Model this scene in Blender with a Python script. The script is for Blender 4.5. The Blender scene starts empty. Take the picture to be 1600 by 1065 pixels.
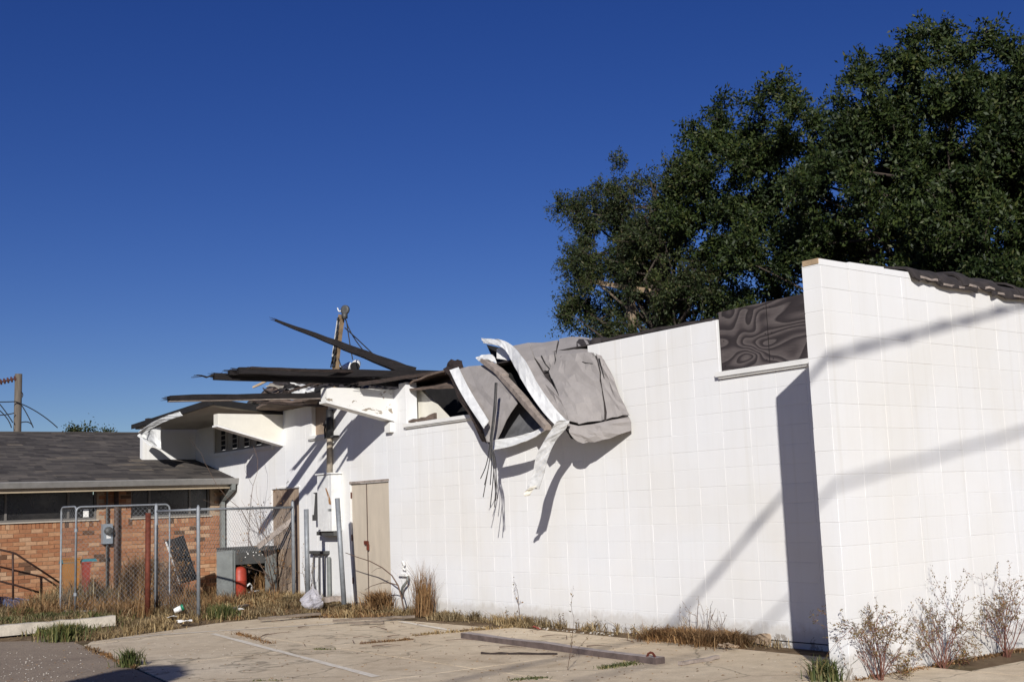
import bpy, math, random
import numpy as np
from mathutils import Vector, Matrix
random.seed(7); RNG = np.random.default_rng(7)
SC = bpy.context.scene
COL = SC.collection
PI = math.pi

# ------------------------------------------------------------------ camera
CAM = np.array([6.694, -9.878, 1.56])
AR = np.array([0.593, 0.804, -0.038]); AF = np.array([-0.794, 0.592, 0.136])
AF /= np.linalg.norm(AF); AR -= AF * (AR @ AF); AR /= np.linalg.norm(AR); AU = np.cross(AR, AF)
FOC = 1881.45
cd = bpy.data.cameras.new('camera'); cam = bpy.data.objects.new('camera', cd); COL.objects.link(cam)
cd.sensor_width = 36; cd.lens = FOC * 36 / 1600; cd.clip_start = 0.1; cd.clip_end = 20000
m3 = Matrix((AR, AU, -AF)).transposed()
cam.matrix_world = Matrix.Translation(Vector(CAM)) @ m3.to_4x4()
SC.camera = cam
# ------------------------------------------------------------------ sky, sun, exposure
SUN = Vector((0.687, -0.602, 0.407)).normalized()          # towards the sun
w = bpy.data.worlds.new('World'); SC.world = w; w.use_nodes = True
nt = w.node_tree; nt.nodes.clear()
wo = nt.nodes.new('ShaderNodeOutputWorld'); bg = nt.nodes.new('ShaderNodeBackground')
sky = nt.nodes.new('ShaderNodeTexSky'); sky.sky_type = 'NISHITA'; sky.sun_disc = False
sky.sun_elevation = math.asin(SUN.z); sky.sun_rotation = math.atan2(SUN.x, SUN.y)
sky.air_density = 1.0; sky.dust_density = 0.0; sky.ozone_density = 4.0; sky.altitude = 1200
hs = nt.nodes.new('ShaderNodeHueSaturation'); hs.inputs['Saturation'].default_value = 1.25; hs.inputs['Value'].default_value = 0.94; hs.inputs['Hue'].default_value = 0.526
nt.links.new(sky.outputs[0], hs.inputs['Color']); nt.links.new(hs.outputs[0], bg.inputs['Color'])
bg.inputs['Strength'].default_value = 0.054
nt.links.new(bg.outputs[0], wo.inputs['Surface'])
sd = bpy.data.lights.new('sun', 'SUN'); so = bpy.data.objects.new('sun', sd); COL.objects.link(so)
sd.energy = 4.3; sd.angle = math.radians(0.53); sd.color = (1.0, 0.965, 0.915)
so.rotation_euler = (-SUN).to_track_quat('-Z', 'Y').to_euler()
SC.view_settings.view_transform = 'Standard'; SC.view_settings.look = 'None'
SC.view_settings.exposure = 0.23; SC.view_settings.gamma = 1; SC.view_settings.use_curve_mapping = False

# ------------------------------------------------------------------ placing by measured sight lines
def ray(px, py): return AR * (px - 800) / FOC - AU * (py - 532.5) / FOC + AF
def onY(px, py, Y=0.0):
    d = ray(px, py); return CAM + d * (Y - CAM[1]) / d[1]
def onX(px, py, X=0.0):
    d = ray(px, py); return CAM + d * (X - CAM[0]) / d[0]
def onZ(px, py, Z=0.0):
    d = ray(px, py); return CAM + d * (Z - CAM[2]) / d[2]
def V(*a): return np.array(a, float)
def nrm(a):
    a = np.asarray(a, float); return a / (np.linalg.norm(a) + 1e-9)

# ------------------------------------------------------------------ materials
MATS = {}
def nodes_of(name):
    m = bpy.data.materials.new(name); m.use_nodes = True
    t = m.node_tree; b = t.nodes['Principled BSDF']
    return m, t, b
def ramp(t, fac, stops):
    r = t.nodes.new('ShaderNodeValToRGB'); e = r.color_ramp.elements
    while len(e) < len(stops): e.new(0.5)
    for k, (p, c) in enumerate(stops):
        e[k].position = p; e[k].color = (*c, 1)
    t.links.new(fac, r.inputs[0]); return r.outputs[0]
def noise(t, scale, detail=5, rough=0.6, coord=None, dist=0.0, stretch=None):
    n = t.nodes.new('ShaderNodeTexNoise'); n.inputs['Scale'].default_value = scale
    n.inputs['Detail'].default_value = detail; n.inputs['Roughness'].default_value = rough
    n.inputs['Distortion'].default_value = dist
    if coord is None:
        tc = t.nodes.new('ShaderNodeNewGeometry'); coord = tc.outputs['Position']
    if stretch:
        mp = t.nodes.new('ShaderNodeMapping'); mp.inputs['Scale'].default_value = stretch
        t.links.new(coord, mp.inputs[0]); coord = mp.outputs[0]
    t.links.new(coord, n.inputs['Vector']); return n.outputs['Fac']
def mixc(t, fac, a, b, mode='MIX'):
    x = t.nodes.new('ShaderNodeMix'); x.data_type = 'RGBA'; x.blend_type = mode
    for i, val in ((0, fac), (6, a), (7, b)):
        if isinstance(val, (int, float)): x.inputs[i].default_value = val
        elif isinstance(val, tuple): x.inputs[i].default_value = (*val, 1)
        else: t.links.new(val, x.inputs[i])
    return x.outputs[2]
def bump(t, b, h, strength=0.3, dist=0.01):
    n = t.nodes.new('ShaderNodeBump'); n.inputs['Strength'].default_value = strength; n.inputs['Distance'].default_value = dist
    t.links.new(h, n.inputs['Height']); t.links.new(n.outputs[0], b.inputs['Normal'])
def math_(t, op, a, b=None):
    x = t.nodes.new('ShaderNodeMath'); x.operation = op
    for i, val in ((0, a), (1, b)):
        if val is None: continue
        if isinstance(val, (int, float)): x.inputs[i].default_value = val
        else: t.links.new(val, x.inputs[i])
    return x.outputs[0]
def rnd(t):
    o = t.nodes.new('ShaderNodeObjectInfo'); g = t.nodes.new('ShaderNodeNewGeometry')
    return math_(t, 'FRACT', math_(t, 'ADD', o.outputs['Random'], g.outputs['Random Per Island']))
def simple(name, c, rough=0.7, metal=0.0, var=0.25, scale=6.0, bmp=0.15, spec=0.4, objcoord=False, stretch=None, detail=6):
    """colour with two noise octaves of wear and fine relief"""
    if name in MATS: return MATS[name]
    m, t, b = nodes_of(name)
    co = None
    if objcoord:
        tc = t.nodes.new('ShaderNodeTexCoord'); co = tc.outputs['Object']
    f = noise(t, scale, detail, 0.65, co, 0.2, stretch)
    lo = tuple(x * (1 - var) for x in c); hi = tuple(min(1, x * (1 + var)) for x in c)
    col = ramp(t, f, [(0.3, lo), (0.7, hi)])
    t.links.new(col, b.inputs['Base Color'])
    b.inputs['Roughness'].default_value = rough; b.inputs['Metallic'].default_value = metal
    b.inputs['Specular IOR Level'].default_value = spec
    if bmp: bump(t, b, noise(t, scale * 8, 4, 0.6, co, 0, stretch), bmp, 0.01)
    MATS[name] = m; return m

def mat_white_block(name='white_paint_block', base=(0.76, 0.758, 0.75), cream=(0.74, 0.725, 0.69), blue=(0.745, 0.755, 0.765)):
    m, t, b = nodes_of(name)
    big = noise(t, 0.55, 3, 0.5, None, 0.5)
    c = ramp(t, big, [(0.35, cream), (0.55, base), (0.8, blue)])
    r = rnd(t)
    c = mixc(t, 0.5, c, ramp(t, r, [(0, (0.95, 0.95, 0.95)), (1, (1, 1, 1))]), 'MULTIPLY')
    # rain streaks and scuffs
    st = noise(t, 1.0, 5, 0.7, None, 0.0, (6.0, 6.0, 0.5))
    c = mixc(t, 0.6, c, ramp(t, st, [(0.3, (0.95, 0.945, 0.93)), (0.52, (1, 1, 1))]), 'MULTIPLY')
    sc = noise(t, 9, 8, 0.75)
    c = mixc(t, 0.7, c, ramp(t, sc, [(0.22, (0.6, 0.58, 0.55)), (0.27, (1, 1, 1))]), 'MULTIPLY')
    # splash dirt with a ragged top, close to the soil
    g = t.nodes.new('ShaderNodeNewGeometry'); sx = t.nodes.new('ShaderNodeSeparateXYZ'); t.links.new(g.outputs['Position'], sx.inputs[0])
    hgt = math_(t, 'SUBTRACT', sx.outputs['Z'], math_(t, 'MULTIPLY', noise(t, 7, 7, 0.75), 0.34))
    c = mixc(t, ramp(t, hgt, [(0.0, (0.4, 0.4, 0.4)), (0.08, (0, 0, 0))]), c, (0.40, 0.35, 0.28))
    pl = math_(t, 'SUBTRACT', noise(t, 4.5, 7, 0.7, None, 0.4), math_(t, 'MULTIPLY', sx.outputs['Z'], 0.55))
    c = mixc(t, ramp(t, pl, [(0.535, (0, 0, 0)), (0.55, (0.9, 0.9, 0.9))]), c, (0.30, 0.265, 0.225))
    rn = noise(t, 1.0, 4, 0.6, None, 0.0, (9.0, 9.0, 0.16))
    c = mixc(t, 0.5, c, ramp(t, rn, [(0.3, (0.90, 0.885, 0.85)), (0.42, (1, 1, 1))]), 'MULTIPLY')
    t.links.new(c, b.inputs['Base Color']); b.inputs['Roughness'].default_value = 0.75; b.inputs['Specular IOR Level'].default_value = 0.25
    bump(t, b, noise(t, 90, 5, 0.7), 0.22, 0.006)
    MATS[name] = m; return m
WHITE = mat_white_block()
WHITE2 = simple('white_paint_trim', (0.74, 0.73, 0.70), 0.6, var=0.08, scale=5, bmp=0.08)

def mat_peel():
    m, t, b = nodes_of('peeling_white_paint')
    tc = t.nodes.new('ShaderNodeNewGeometry')
    f = noise(t, 3.6, 5, 0.62, None, 0.4, (1, 1.0, 2.0))
    c = mixc(t, ramp(t, f, [(0.585, (0, 0, 0)), (0.6, (1, 1, 1))]), (0.74, 0.725, 0.68), (0.28, 0.235, 0.18))
    t.links.new(c, b.inputs['Base Color']); b.inputs['Roughness'].default_value = 0.7
    bump(t, b, f, 0.3, 0.02); return m
PEEL = mat_peel()
CREAM = simple('cream_paint', (0.72, 0.69, 0.60), 0.65, var=0.06, scale=3, bmp=0.05)
TAN = simple('tan_door_paint', (0.53, 0.46, 0.365), 0.55, var=0.10, scale=2.5, stretch=(3, 1, .7), bmp=0.05)
CHAR = simple('charred_timber', (0.011, 0.0085, 0.0085), 0.8, var=0.7, scale=5, bmp=0.6, stretch=(1, 1, 6), spec=0.35)
CHARB = simple('brown_burnt_timber', (0.032, 0.021, 0.017), 0.8, var=0.6, scale=6, bmp=0.5, stretch=(2, 2, 8))
GREYWOOD = simple('weathered_grey_timber', (0.30, 0.25, 0.215), 0.85, var=0.35, scale=9, bmp=0.5)
OLDWOOD = simple('old_tan_timber', (0.36, 0.26, 0.16), 0.85, var=0.3, scale=8, bmp=0.4)
POLEWOOD = simple('pole_timber', (0.20, 0.15, 0.105), 0.9, var=0.35, scale=5, bmp=0.5, stretch=(6, 6, 0.6))
MEMB = simple('grey_roof_membrane', (0.285, 0.262, 0.248), 0.85, var=0.12, scale=5, bmp=0.35)
DARKMEMB = simple('dark_roofing_felt', (0.034, 0.028, 0.027), 0.9, var=0.5, scale=7, bmp=0.5)
DARK = simple('soot_and_shade_black', (0.012, 0.011, 0.011), 0.9, var=0.4, scale=6, bmp=0.2)  # soot; also stands for shade in the interior and the roofing hollow
SOFFIT = simple('dusty_soffit_board', (0.33, 0.30, 0.25), 0.8, var=0.12, scale=3, bmp=0.1)
SOOTB = simple('sooty_brown_board', (0.13, 0.095, 0.075), 0.85, var=0.5, scale=4, bmp=0.3)
METALW = simple('white_sheet_metal', (0.70, 0.70, 0.68), 0.45, var=0.12, scale=8, bmp=0.15, spec=0.5)
GALV = simple('galvanised_steel', (0.25, 0.265, 0.28), 0.6, 0.4, var=0.2, scale=14, bmp=0.1)
GREYMET = simple('grey_painted_steel', (0.19, 0.20, 0.19), 0.55, 0.2, var=0.2, scale=5, bmp=0.1)
GREYMET2 = simple('dark_grey_steel', (0.085, 0.085, 0.082), 0.6, 0.3, var=0.25, scale=5, bmp=0.1)
RUST = simple('rust_red_steel', (0.12, 0.028, 0.014), 0.75, 0.1, var=0.45, scale=14, bmp=0.3)
RAILMET = simple('brown_rail_paint', (0.05, 0.026, 0.02), 0.6, 0.2, var=0.4, scale=14, bmp=0.2)
REDTANK = simple('faded_red_paint', (0.34, 0.045, 0.025), 0.5, var=0.18, scale=9, bmp=0.06)
BLACKRUB = simple('black_cable_rubber', (0.018, 0.018, 0.02), 0.6, var=0.3, scale=10, bmp=0)
GREYCAB = simple('grey_cable', (0.09, 0.085, 0.08), 0.6, var=0.3, scale=10, bmp=0)
METER = simple('meter_grey_paint', (0.25, 0.28, 0.31), 0.5, 0.2, var=0.12, scale=10, bmp=0.04)
PAPER = simple('white_paper', (0.76, 0.75, 0.72), 0.7, var=0.08, scale=20, bmp=0.1)
GREEN_P = simple('green_plastic', (0.02, 0.17, 0.09), 0.4, var=0.15, scale=10, bmp=0)
BLUE_P = simple('blue_plastic_sheet', (0.07, 0.13, 0.28), 0.5, var=0.4, scale=9, bmp=0.3)
ORANGE_P = simple('orange_plastic', (0.34, 0.15, 0.035), 0.5, var=0.15, scale=5, bmp=0)
TEAL_P = simple('teal_plastic', (0.03, 0.16, 0.19), 0.5, var=0.15, scale=5, bmp=0)
RED_P = simple('red_plastic', (0.26, 0.05, 0.035), 0.5, var=0.15, scale=5, bmp=0)
SOIL = None
CURBW = simple('chalky_white_timber', (0.52, 0.465, 0.38), 0.9, var=0.22, scale=7, bmp=0.4)
CEMENT = simple('mortar', (0.34, 0.25, 0.17), 0.95, var=0.15, scale=20, bmp=0.3)
EAVE = simple('eave_board_beige', (0.36, 0.29, 0.20), 0.75, var=0.12, scale=4, bmp=0.05)
FRAMEM = simple('window_frame_grey', (0.13, 0.12, 0.11), 0.6, var=0.1, scale=6, bmp=0)
GUTTER = simple('grey_gutter_metal', (0.27, 0.26, 0.245), 0.5, 0.3, var=0.15, scale=6, bmp=0.05)

def mat_ply():
    m, t, b = nodes_of('charred_plywood')
    tc = t.nodes.new('ShaderNodeTexCoord')
    mp = t.nodes.new('ShaderNodeMapping'); mp.inputs['Scale'].default_value = (0.9, 1.0, 1.9); t.links.new(tc.outputs['Object'], mp.inputs[0])
    n = t.nodes.new('ShaderNodeTexNoise'); n.inputs['Scale'].default_value = 1.25; n.inputs['Detail'].default_value = 1.3; n.inputs['Distortion'].default_value = 0.5
    t.links.new(mp.outputs[0], n.inputs['Vector'])
    x = math_(t, 'FRACT', math_(t, 'MULTIPLY', n.outputs['Fac'], 16.0))
    c = ramp(t, x, [(0.0, (0.022, 0.016, 0.017)), (0.3, (0.034, 0.026, 0.027)), (0.55, (0.085, 0.07, 0.068)), (0.9, (0.115, 0.097, 0.093)), (1.0, (0.028, 0.021, 0.021))])
    fine = noise(t, 30, 6, 0.75, tc.outputs['Object'], 0.3, (0.25, 1, 3))
    c = mixc(t, 0.5, c, ramp(t, fine, [(0.3, (0.3, 0.3, 0.3)), (0.7, (1.4, 1.35, 1.3))]), 'MULTIPLY')
    t.links.new(c, b.inputs['Base Color']); b.inputs['Roughness'].default_value = 0.8
    bump(t, b, x, 0.3, 0.01); return m
PLY = mat_ply()
def mat_plyl():
    m, t, b = nodes_of('bare_plywood_sheet')
    tc = t.nodes.new('ShaderNodeTexCoord')
    f = noise(t, 2.2, 5, 0.6, tc.outputs['Object'], 1.2, (3.0, 1, 0.6))
    t.links.new(ramp(t, f, [(0.3, (0.20, 0.135, 0.095)), (0.5, (0.33, 0.25, 0.18)), (0.7, (0.25, 0.18, 0.13))]), b.inputs['Base Color'])
    b.inputs['Roughness'].default_value = 0.85; return m
PLYL = mat_plyl()

def mat_brick():
    m, t, b = nodes_of('fired_clay_brick')
    r = rnd(t)
    c = ramp(t, r, [(0.0, (0.085, 0.055, 0.036)), (0.05, (0.13, 0.07, 0.042)), (0.075, (0.29, 0.125, 0.062)), (0.35, (0.35, 0.168, 0.086)),
                    (0.6, (0.29, 0.13, 0.066)), (0.8, (0.40, 0.215, 0.115)), (1.0, (0.43, 0.28, 0.175))])
    f = noise(t, 22, 6, 0.7)
    c = mixc(t, 0.8, c, ramp(t, f, [(0.3, (0.72, 0.7, 0.68)), (0.7, (1.15, 1.15, 1.15))]), 'MULTIPLY')
    t.links.new(c, b.inputs['Base Color']); b.inputs['Roughness'].default_value = 0.9; b.inputs['Specular IOR Level'].default_value = 0.2
    bump(t, b, noise(t, 120, 4, 0.7), 0.4, 0.006); return m
BRICK = mat_brick()
def mat_shingle():
    m, t, b = nodes_of('asphalt_shingle')
    r = rnd(t)
    c = ramp(t, r, [(0.0, (0.05, 0.046, 0.045)), (0.5, (0.082, 0.075, 0.071)), (0.95, (0.115, 0.104, 0.094)), (1.0, (0.17, 0.145, 0.115))])
    f = noise(t, 1.2, 6, 0.7, None, 0.4)
    c = mixc(t, 1.0, c, ramp(t, f, [(0.3, (0.65, 0.65, 0.67)), (0.7, (1.25, 1.2, 1.15))]), 'MULTIPLY')
    t.links.new(c, b.inputs['Base Color']); b.inputs['Roughness'].default_value = 0.95; b.inputs['Specular IOR Level'].default_value = 0.15
    bump(t, b, noise(t, 160, 3, 0.7), 0.5, 0.005); return m
SHINGLE = mat_shingle()
def mat_glass():
    m, t, b = nodes_of('dusty_window_glass')
    f = noise(t, 3, 5, 0.6)
    t.links.new(ramp(t, f, [(0.3, (0.006, 0.006, 0.007)), (0.75, (0.03, 0.028, 0.026))]), b.inputs['Base Color'])
    t.links.new(ramp(t, f, [(0.3, (0.12, 0.12, 0.12)), (0.8, (0.5, 0.5, 0.5))]), b.inputs['Roughness']); return m
GLASS = mat_glass()
def mat_concrete():
    m, t, b = nodes_of('worn_concrete')
    big = noise(t, 0.45, 5, 0.6, None, 0.6)
    c = ramp(t, big, [(0.3, (0.52, 0.42, 0.302)), (0.5, (0.61, 0.51, 0.375)), (0.7, (0.67, 0.575, 0.44))])
    c = mixc(t, 0.45, c, ramp(t, rnd(t), [(0, (0.88, 0.88, 0.88)), (1, (1.04, 1.03, 1.0))]), 'MULTIPLY')
    md = noise(t, 5, 7, 0.7)
    c = mixc(t, 0.8, c, ramp(t, md, [(0.3, (0.78, 0.76, 0.73)), (0.6, (1.06, 1.05, 1.03))]), 'MULTIPLY')
    fn = noise(t, 70, 4, 0.8)
    c = mixc(t, 0.7, c, ramp(t, fn, [(0.35, (0.78, 0.77, 0.75)), (0.5, (1, 1, 1)), (0.72, (1.25, 1.23, 1.2))]), 'MULTIPLY')
    os_ = noise(t, 0.85, 4, 0.6, None, 0.8)
    c = mixc(t, 0.75, c, ramp(t, os_, [(0.59, (1, 1, 1)), (0.74, (0.68, 0.65, 0.62))]), 'MULTIPLY')
    # hairline cracks
    vo = t.nodes.new('ShaderNodeTexVoronoi'); vo.feature = 'DISTANCE_TO_EDGE'; vo.inputs['Scale'].default_value = 0.33
    g = t.nodes.new('ShaderNodeNewGeometry'); wv = t.nodes.new('ShaderNodeVectorMath'); wv.operation = 'ADD'
    nn = t.nodes.new('ShaderNodeTexNoise'); nn.inputs['Scale'].default_value = 2.0; nn.inputs['Detail'].default_value = 6
    t.links.new(g.outputs['Position'], nn.inputs['Vector']); sc_ = t.nodes.new('ShaderNodeVectorMath'); sc_.operation = 'SCALE'; sc_.inputs['Scale'].default_value = 0.5
    t.links.new(nn.outputs['Color'], sc_.inputs[0]); t.links.new(g.outputs['Position'], wv.inputs[0]); t.links.new(sc_.outputs[0], wv.inputs[1]); t.links.new(wv.outputs[0], vo.inputs['Vector'])
    c = mixc(t, ramp(t, vo.outputs['Distance'], [(0.0, (0.6, 0.6, 0.6)), (0.006, (0, 0, 0))]), c, (0.10, 0.085, 0.06))
    t.links.new(c, b.inputs['Base Color']); b.inputs['Roughness'].default_value = 0.92; b.inputs['Specular IOR Level'].default_value = 0.2
    bump(t, b, fn, 0.35, 0.008); return m
CONC = mat_concrete()
def mat_asphalt():
    m, t, b = nodes_of('old_asphalt')
    big = noise(t, 0.9, 5, 0.65, None, 0.6)
    c = ramp(t, big, [(0.3, (0.23, 0.175, 0.128)), (0.7, (0.35, 0.275, 0.20))])
    fn = noise(t, 60, 5, 0.8)
    c = mixc(t, 0.9, c, ramp(t, fn, [(0.35, (0.6, 0.6, 0.6)), (0.55, (1, 1, 1)), (0.7, (1.5, 1.45, 1.4))]), 'MULTIPLY')
    t.links.new(c, b.inputs['Base Color']); b.inputs['Roughness'].default_value = 0.95
    bump(t, b, fn, 0.6, 0.01); return m
ASPH = mat_asphalt()
def mat_line():
    m, t, b = nodes_of('worn_white_road_paint')
    f = noise(t, 12, 8, 0.8)
    t.links.new(ramp(t, f, [(0.35, (0.56, 0.48, 0.365)), (0.6, (0.74, 0.69, 0.60))]), b.inputs['Base Color'])
    b.inputs['Roughness'].default_value = 0.9; return m
LINE = mat_line()
def mat_soil():
    m, t, b = nodes_of('dry_soil_and_thatch')
    f = noise(t, 3, 8, 0.75, None, 0.5)
    c = ramp(t, f, [(0.3, (0.10, 0.066, 0.04)), (0.5, (0.18, 0.125, 0.075)), (0.68, (0.27, 0.20, 0.125))])
    g2 = noise(t, 0.8, 4, 0.6)
    c = mixc(t, ramp(t, g2, [(0.5, (0, 0, 0)), (0.72, (0.6, 0.6, 0.6))]), c, (0.06, 0.075, 0.025))
    t.links.new(c, b.inputs['Base Color']); b.inputs['Roughness'].default_value = 1.0; b.inputs['Specular IOR Level'].default_value = 0.1
    bump(t, b, noise(t, 35, 5, 0.8), 0.8, 0.03); return m
SOIL = mat_soil()
def mat_leaf(name, stops, rough=0.4, spec=0.5, transl=0.0):
    m, t, b = nodes_of(name)
    r = rnd(t)
    c = ramp(t, r, stops)
    f = noise(t, 0.7, 3, 0.6)
    c = mixc(t, 0.7, c, ramp(t, f, [(0.35, (0.6, 0.68, 0.7)), (0.65, (1.3, 1.25, 1.0))]), 'MULTIPLY')
    t.links.new(c, b.inputs['Base Color']); b.inputs['Roughness'].default_value = rough
    b.inputs['Specular IOR Level'].default_value = spec
    MATS[name] = m; return m
OAK = mat_leaf('oak_leaf', [(0, (0.010, 0.018, 0.005)), (0.5, (0.022, 0.036, 0.009)), (0.88, (0.040, 0.055, 0.014)), (1, (0.06, 0.062, 0.02))], 0.55, 0.25)
OAK2 = mat_leaf('grey_green_leaf', [(0, (0.014, 0.022, 0.007)), (0.5, (0.028, 0.04, 0.012)), (0.9, (0.048, 0.058, 0.02)), (1, (0.09, 0.075, 0.03))], 0.6, 0.25)
DRY = mat_leaf('dry_grass_blade', [(0, (0.12, 0.078, 0.04)), (0.4, (0.22, 0.15, 0.078)), (0.8, (0.35, 0.255, 0.145)), (1, (0.45, 0.35, 0.22))], 0.8, 0.15)
RUSTY = mat_leaf('rusty_dead_stalk', [(0, (0.10, 0.05, 0.025)), (0.5, (0.21, 0.115, 0.055)), (1, (0.34, 0.215, 0.115))], 0.8, 0.15)
GRN = mat_leaf('green_grass_blade', [(0, (0.045, 0.06, 0.018)), (0.5, (0.085, 0.10, 0.032)), (0.8, (0.15, 0.14, 0.055)), (1, (0.26, 0.2, 0.1))], 0.6, 0.25)
SHRUBL = mat_leaf('bronze_shrub_leaf', [(0, (0.07, 0.055, 0.025)), (0.4, (0.14, 0.105, 0.045)), (0.8, (0.21, 0.14, 0.06)), (1, (0.2, 0.085, 0.045))], 0.55, 0.3)
SHRUBS = simple('red_brown_stem', (0.15, 0.062, 0.042), 0.8, var=0.3, scale=20, bmp=0)
TWIG = simple('grey_brown_twig', (0.13, 0.085, 0.06), 0.85, var=0.3, scale=20, bmp=0)
BARK = simple('oak_bark', (0.055, 0.042, 0.033), 0.95, var=0.35, scale=5, bmp=0.7)
def mat_bag():
    m, t, b = nodes_of('clear_plastic_bag')
    b.inputs['Base Color'].default_value = (0.62, 0.60, 0.64, 1); b.inputs['Roughness'].default_value = 0.35
    b.inputs['Transmission Weight'].default_value = 0.25; b.inputs['Alpha'].default_value = 0.75
    bump(t, b, noise(t, 30, 4, 0.6), 0.5, 0.02); return m
BAG = mat_bag()

# ------------------------------------------------------------------ mesh builder
class MB:
    def __init__(s): s.v = []; s.f = []; s.m = []
    def add(s, vs, fs, mi=0):
        o = len(s.v); s.v.extend([tuple(map(float, p)) for p in vs])
        for f in fs: s.f.append(tuple(i + o for i in f)); s.m.append(mi)
        return s
    def box(s, x0, x1, y0, y1, z0, z1, mi=0):
        x0, x1 = sorted((x0, x1)); y0, y1 = sorted((y0, y1)); z0, z1 = sorted((z0, z1))
        return s.hexa([(x0, y0, z0), (x1, y0, z0), (x1, y1, z0), (x0, y1, z0)], [(x0, y0, z1), (x1, y0, z1), (x1, y1, z1), (x0, y1, z1)], mi)
    def hexa(s, b, t, mi=0):
        return s.add(list(b) + list(t), [(3, 2, 1, 0), (4, 5, 6, 7), (0, 1, 5, 4), (1, 2, 6, 5), (2, 3, 7, 6), (3, 0, 4, 7)], mi)
    def bar(s, p, q, w_, h_, up=(0, 0, 1), w2=None, h2=None, mi=0, seg=1, wob=0.0):
        p = V(*p); q = V(*q); d = nrm(q - p); u = np.asarray(up, float); r = np.cross(d, u)
        if np.linalg.norm(r) < 1e-4: r = np.cross(d, V(1, 0, 0))
        r = nrm(r); u = np.cross(r, d); w2 = w_ if w2 is None else w2; h2 = h_ if h2 is None else h2
        rings = []
        for k in range(seg + 1):
            a = k / seg; c = p + (q - p) * a; ww = (w_ + (w2 - w_) * a) / 2; hh = (h_ + (h2 - h_) * a) / 2
            if wob:
                c = c + (r * random.uniform(-1, 1) + u * random.uniform(-1, 1)) * wob * 0.3
                ww *= 1 + random.uniform(-wob, wob) * 4; hh *= 1 + random.uniform(-wob, wob) * 4
            rings.append([c - r * ww - u * hh, c + r * ww - u * hh, c + r * ww + u * hh, c - r * ww + u * hh])
        o = []; fs = []
        for rg in rings: o += rg
        for k in range(seg):
            for j in range(4):
                a = k * 4 + j; b_ = k * 4 + (j + 1) % 4; fs.append((a, b_, b_ + 4, a + 4))
        n = len(o); fs.append((3, 2, 1, 0)); fs.append((n - 4, n - 3, n - 2, n - 1))
        return s.add(o, fs, mi)
    def tube(s, pts, r, n=6, r2=None, mi=0, cap=True):
        pts = [np.asarray(p, float) for p in pts]; K = len(pts); r2 = r if r2 is None else r2
        vs = []; fs = []
        d0 = nrm(pts[1] - pts[0]); a = np.cross(d0, V(0, 0, 1))
        if np.linalg.norm(a) < 1e-3: a = np.cross(d0, V(1, 0, 0))
        a = nrm(a)
        for k in range(K):
            d = nrm(pts[min(k + 1, K - 1)] - pts[max(k - 1, 0)])
            a = nrm(a - d * (a @ d)); b_ = np.cross(d, a); rr = r + (r2 - r) * k / (K - 1)
            for j in range(n):
                t_ = 2 * PI * j / n; vs.append(pts[k] + (a * math.cos(t_) + b_ * math.sin(t_)) * rr)
        for k in range(K - 1):
            for j in range(n):
                j2 = (j + 1) % n; fs.append((k * n + j, k * n + j2, (k + 1) * n + j2, (k + 1) * n + j))
        if cap: fs.append(tuple(range(n - 1, -1, -1))); fs.append(tuple(range((K - 1) * n, K * n)))
        return s.add(vs, fs, mi)
    def prism(s, poly, vec, mi=0):
        n = len(poly); v_ = np.asarray(vec, float); P = [np.asarray(p, float) for p in poly]
        fs = [tuple(range(n - 1, -1, -1)), tuple(range(n, 2 * n))] + [(k, (k + 1) % n, n + (k + 1) % n, n + k) for k in range(n)]
        return s.add(P + [p + v_ for p in P], fs, mi)
    def lathe(s, base, prof, n=16, axis=(0, 0, 1), mi=0):
        ax = nrm(axis); a = np.cross(ax, V(1, 0, 0))
        if np.linalg.norm(a) < 1e-3: a = np.cross(ax, V(0, 1, 0))
        a = nrm(a); b_ = np.cross(ax, a); base = V(*base); vs = []; fs = []
        for r, h in prof:
            for j in range(n):
                t_ = 2 * PI * j / n; vs.append(base + ax * h + (a * math.cos(t_) + b_ * math.sin(t_)) * r)
        for k in range(len(prof) - 1):
            for j in range(n):
                j2 = (j + 1) % n; fs.append((k * n + j, k * n + j2, (k + 1) * n + j2, (k + 1) * n + j))
        fs.append(tuple(range(n - 1, -1, -1))); fs.append(tuple(range((len(prof) - 1) * n, len(prof) * n)))
        return s.add(vs, fs, mi)
    def patch(s, rows, thick=0.02, sub=4, amp=0.02, mi=0, seed=0):
        """sheet through a net of points, wrinkled, with thickness"""
        rg = np.random.default_rng(seed); A = np.array(rows, float); R, C, _ = A.shape
        def cr(P, n_):   # Catmull-Rom along first axis
            out = []
            for k in range(len(P) - 1):
                p0 = P[max(k - 1, 0)]; p1 = P[k]; p2 = P[k + 1]; p3 = P[min(k + 2, len(P) - 1)]
                for u in np.arange(n_) / n_:
                    out.append(0.5 * (2 * p1 + (p2 - p0) * u + (2 * p0 - 5 * p1 + 4 * p2 - p3) * u * u + (3 * p1 - p0 - 3 * p2 + p3) * u ** 3))
            out.append(P[-1]); return np.array(out)
        G = cr(A, sub); G = np.swapaxes(cr(np.swapaxes(G, 0, 1), sub), 0, 1)
        r_, c_ = G.shape[:2]
        dr = np.gradient(G, axis=0); dc = np.gradient(G, axis=1); N = np.cross(dr, dc); N /= np.linalg.norm(N, axis=2, keepdims=True) + 1e-9
        nz = rg.normal(0, 1, (r_, c_)); k_ = nz.copy()
        for _ in range(2): k_ = (k_ + np.roll(k_, 1, 0) + np.roll(k_, -1, 0) + np.roll(k_, 1, 1) + np.roll(k_, -1, 1)) / 3.2
        G = G + N * (k_ * amp)[..., None]
        B_ = G - N * thick
        vs = list(G.reshape(-1, 3)) + list(B_.reshape(-1, 3)); n = r_ * c_; fs = []
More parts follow.
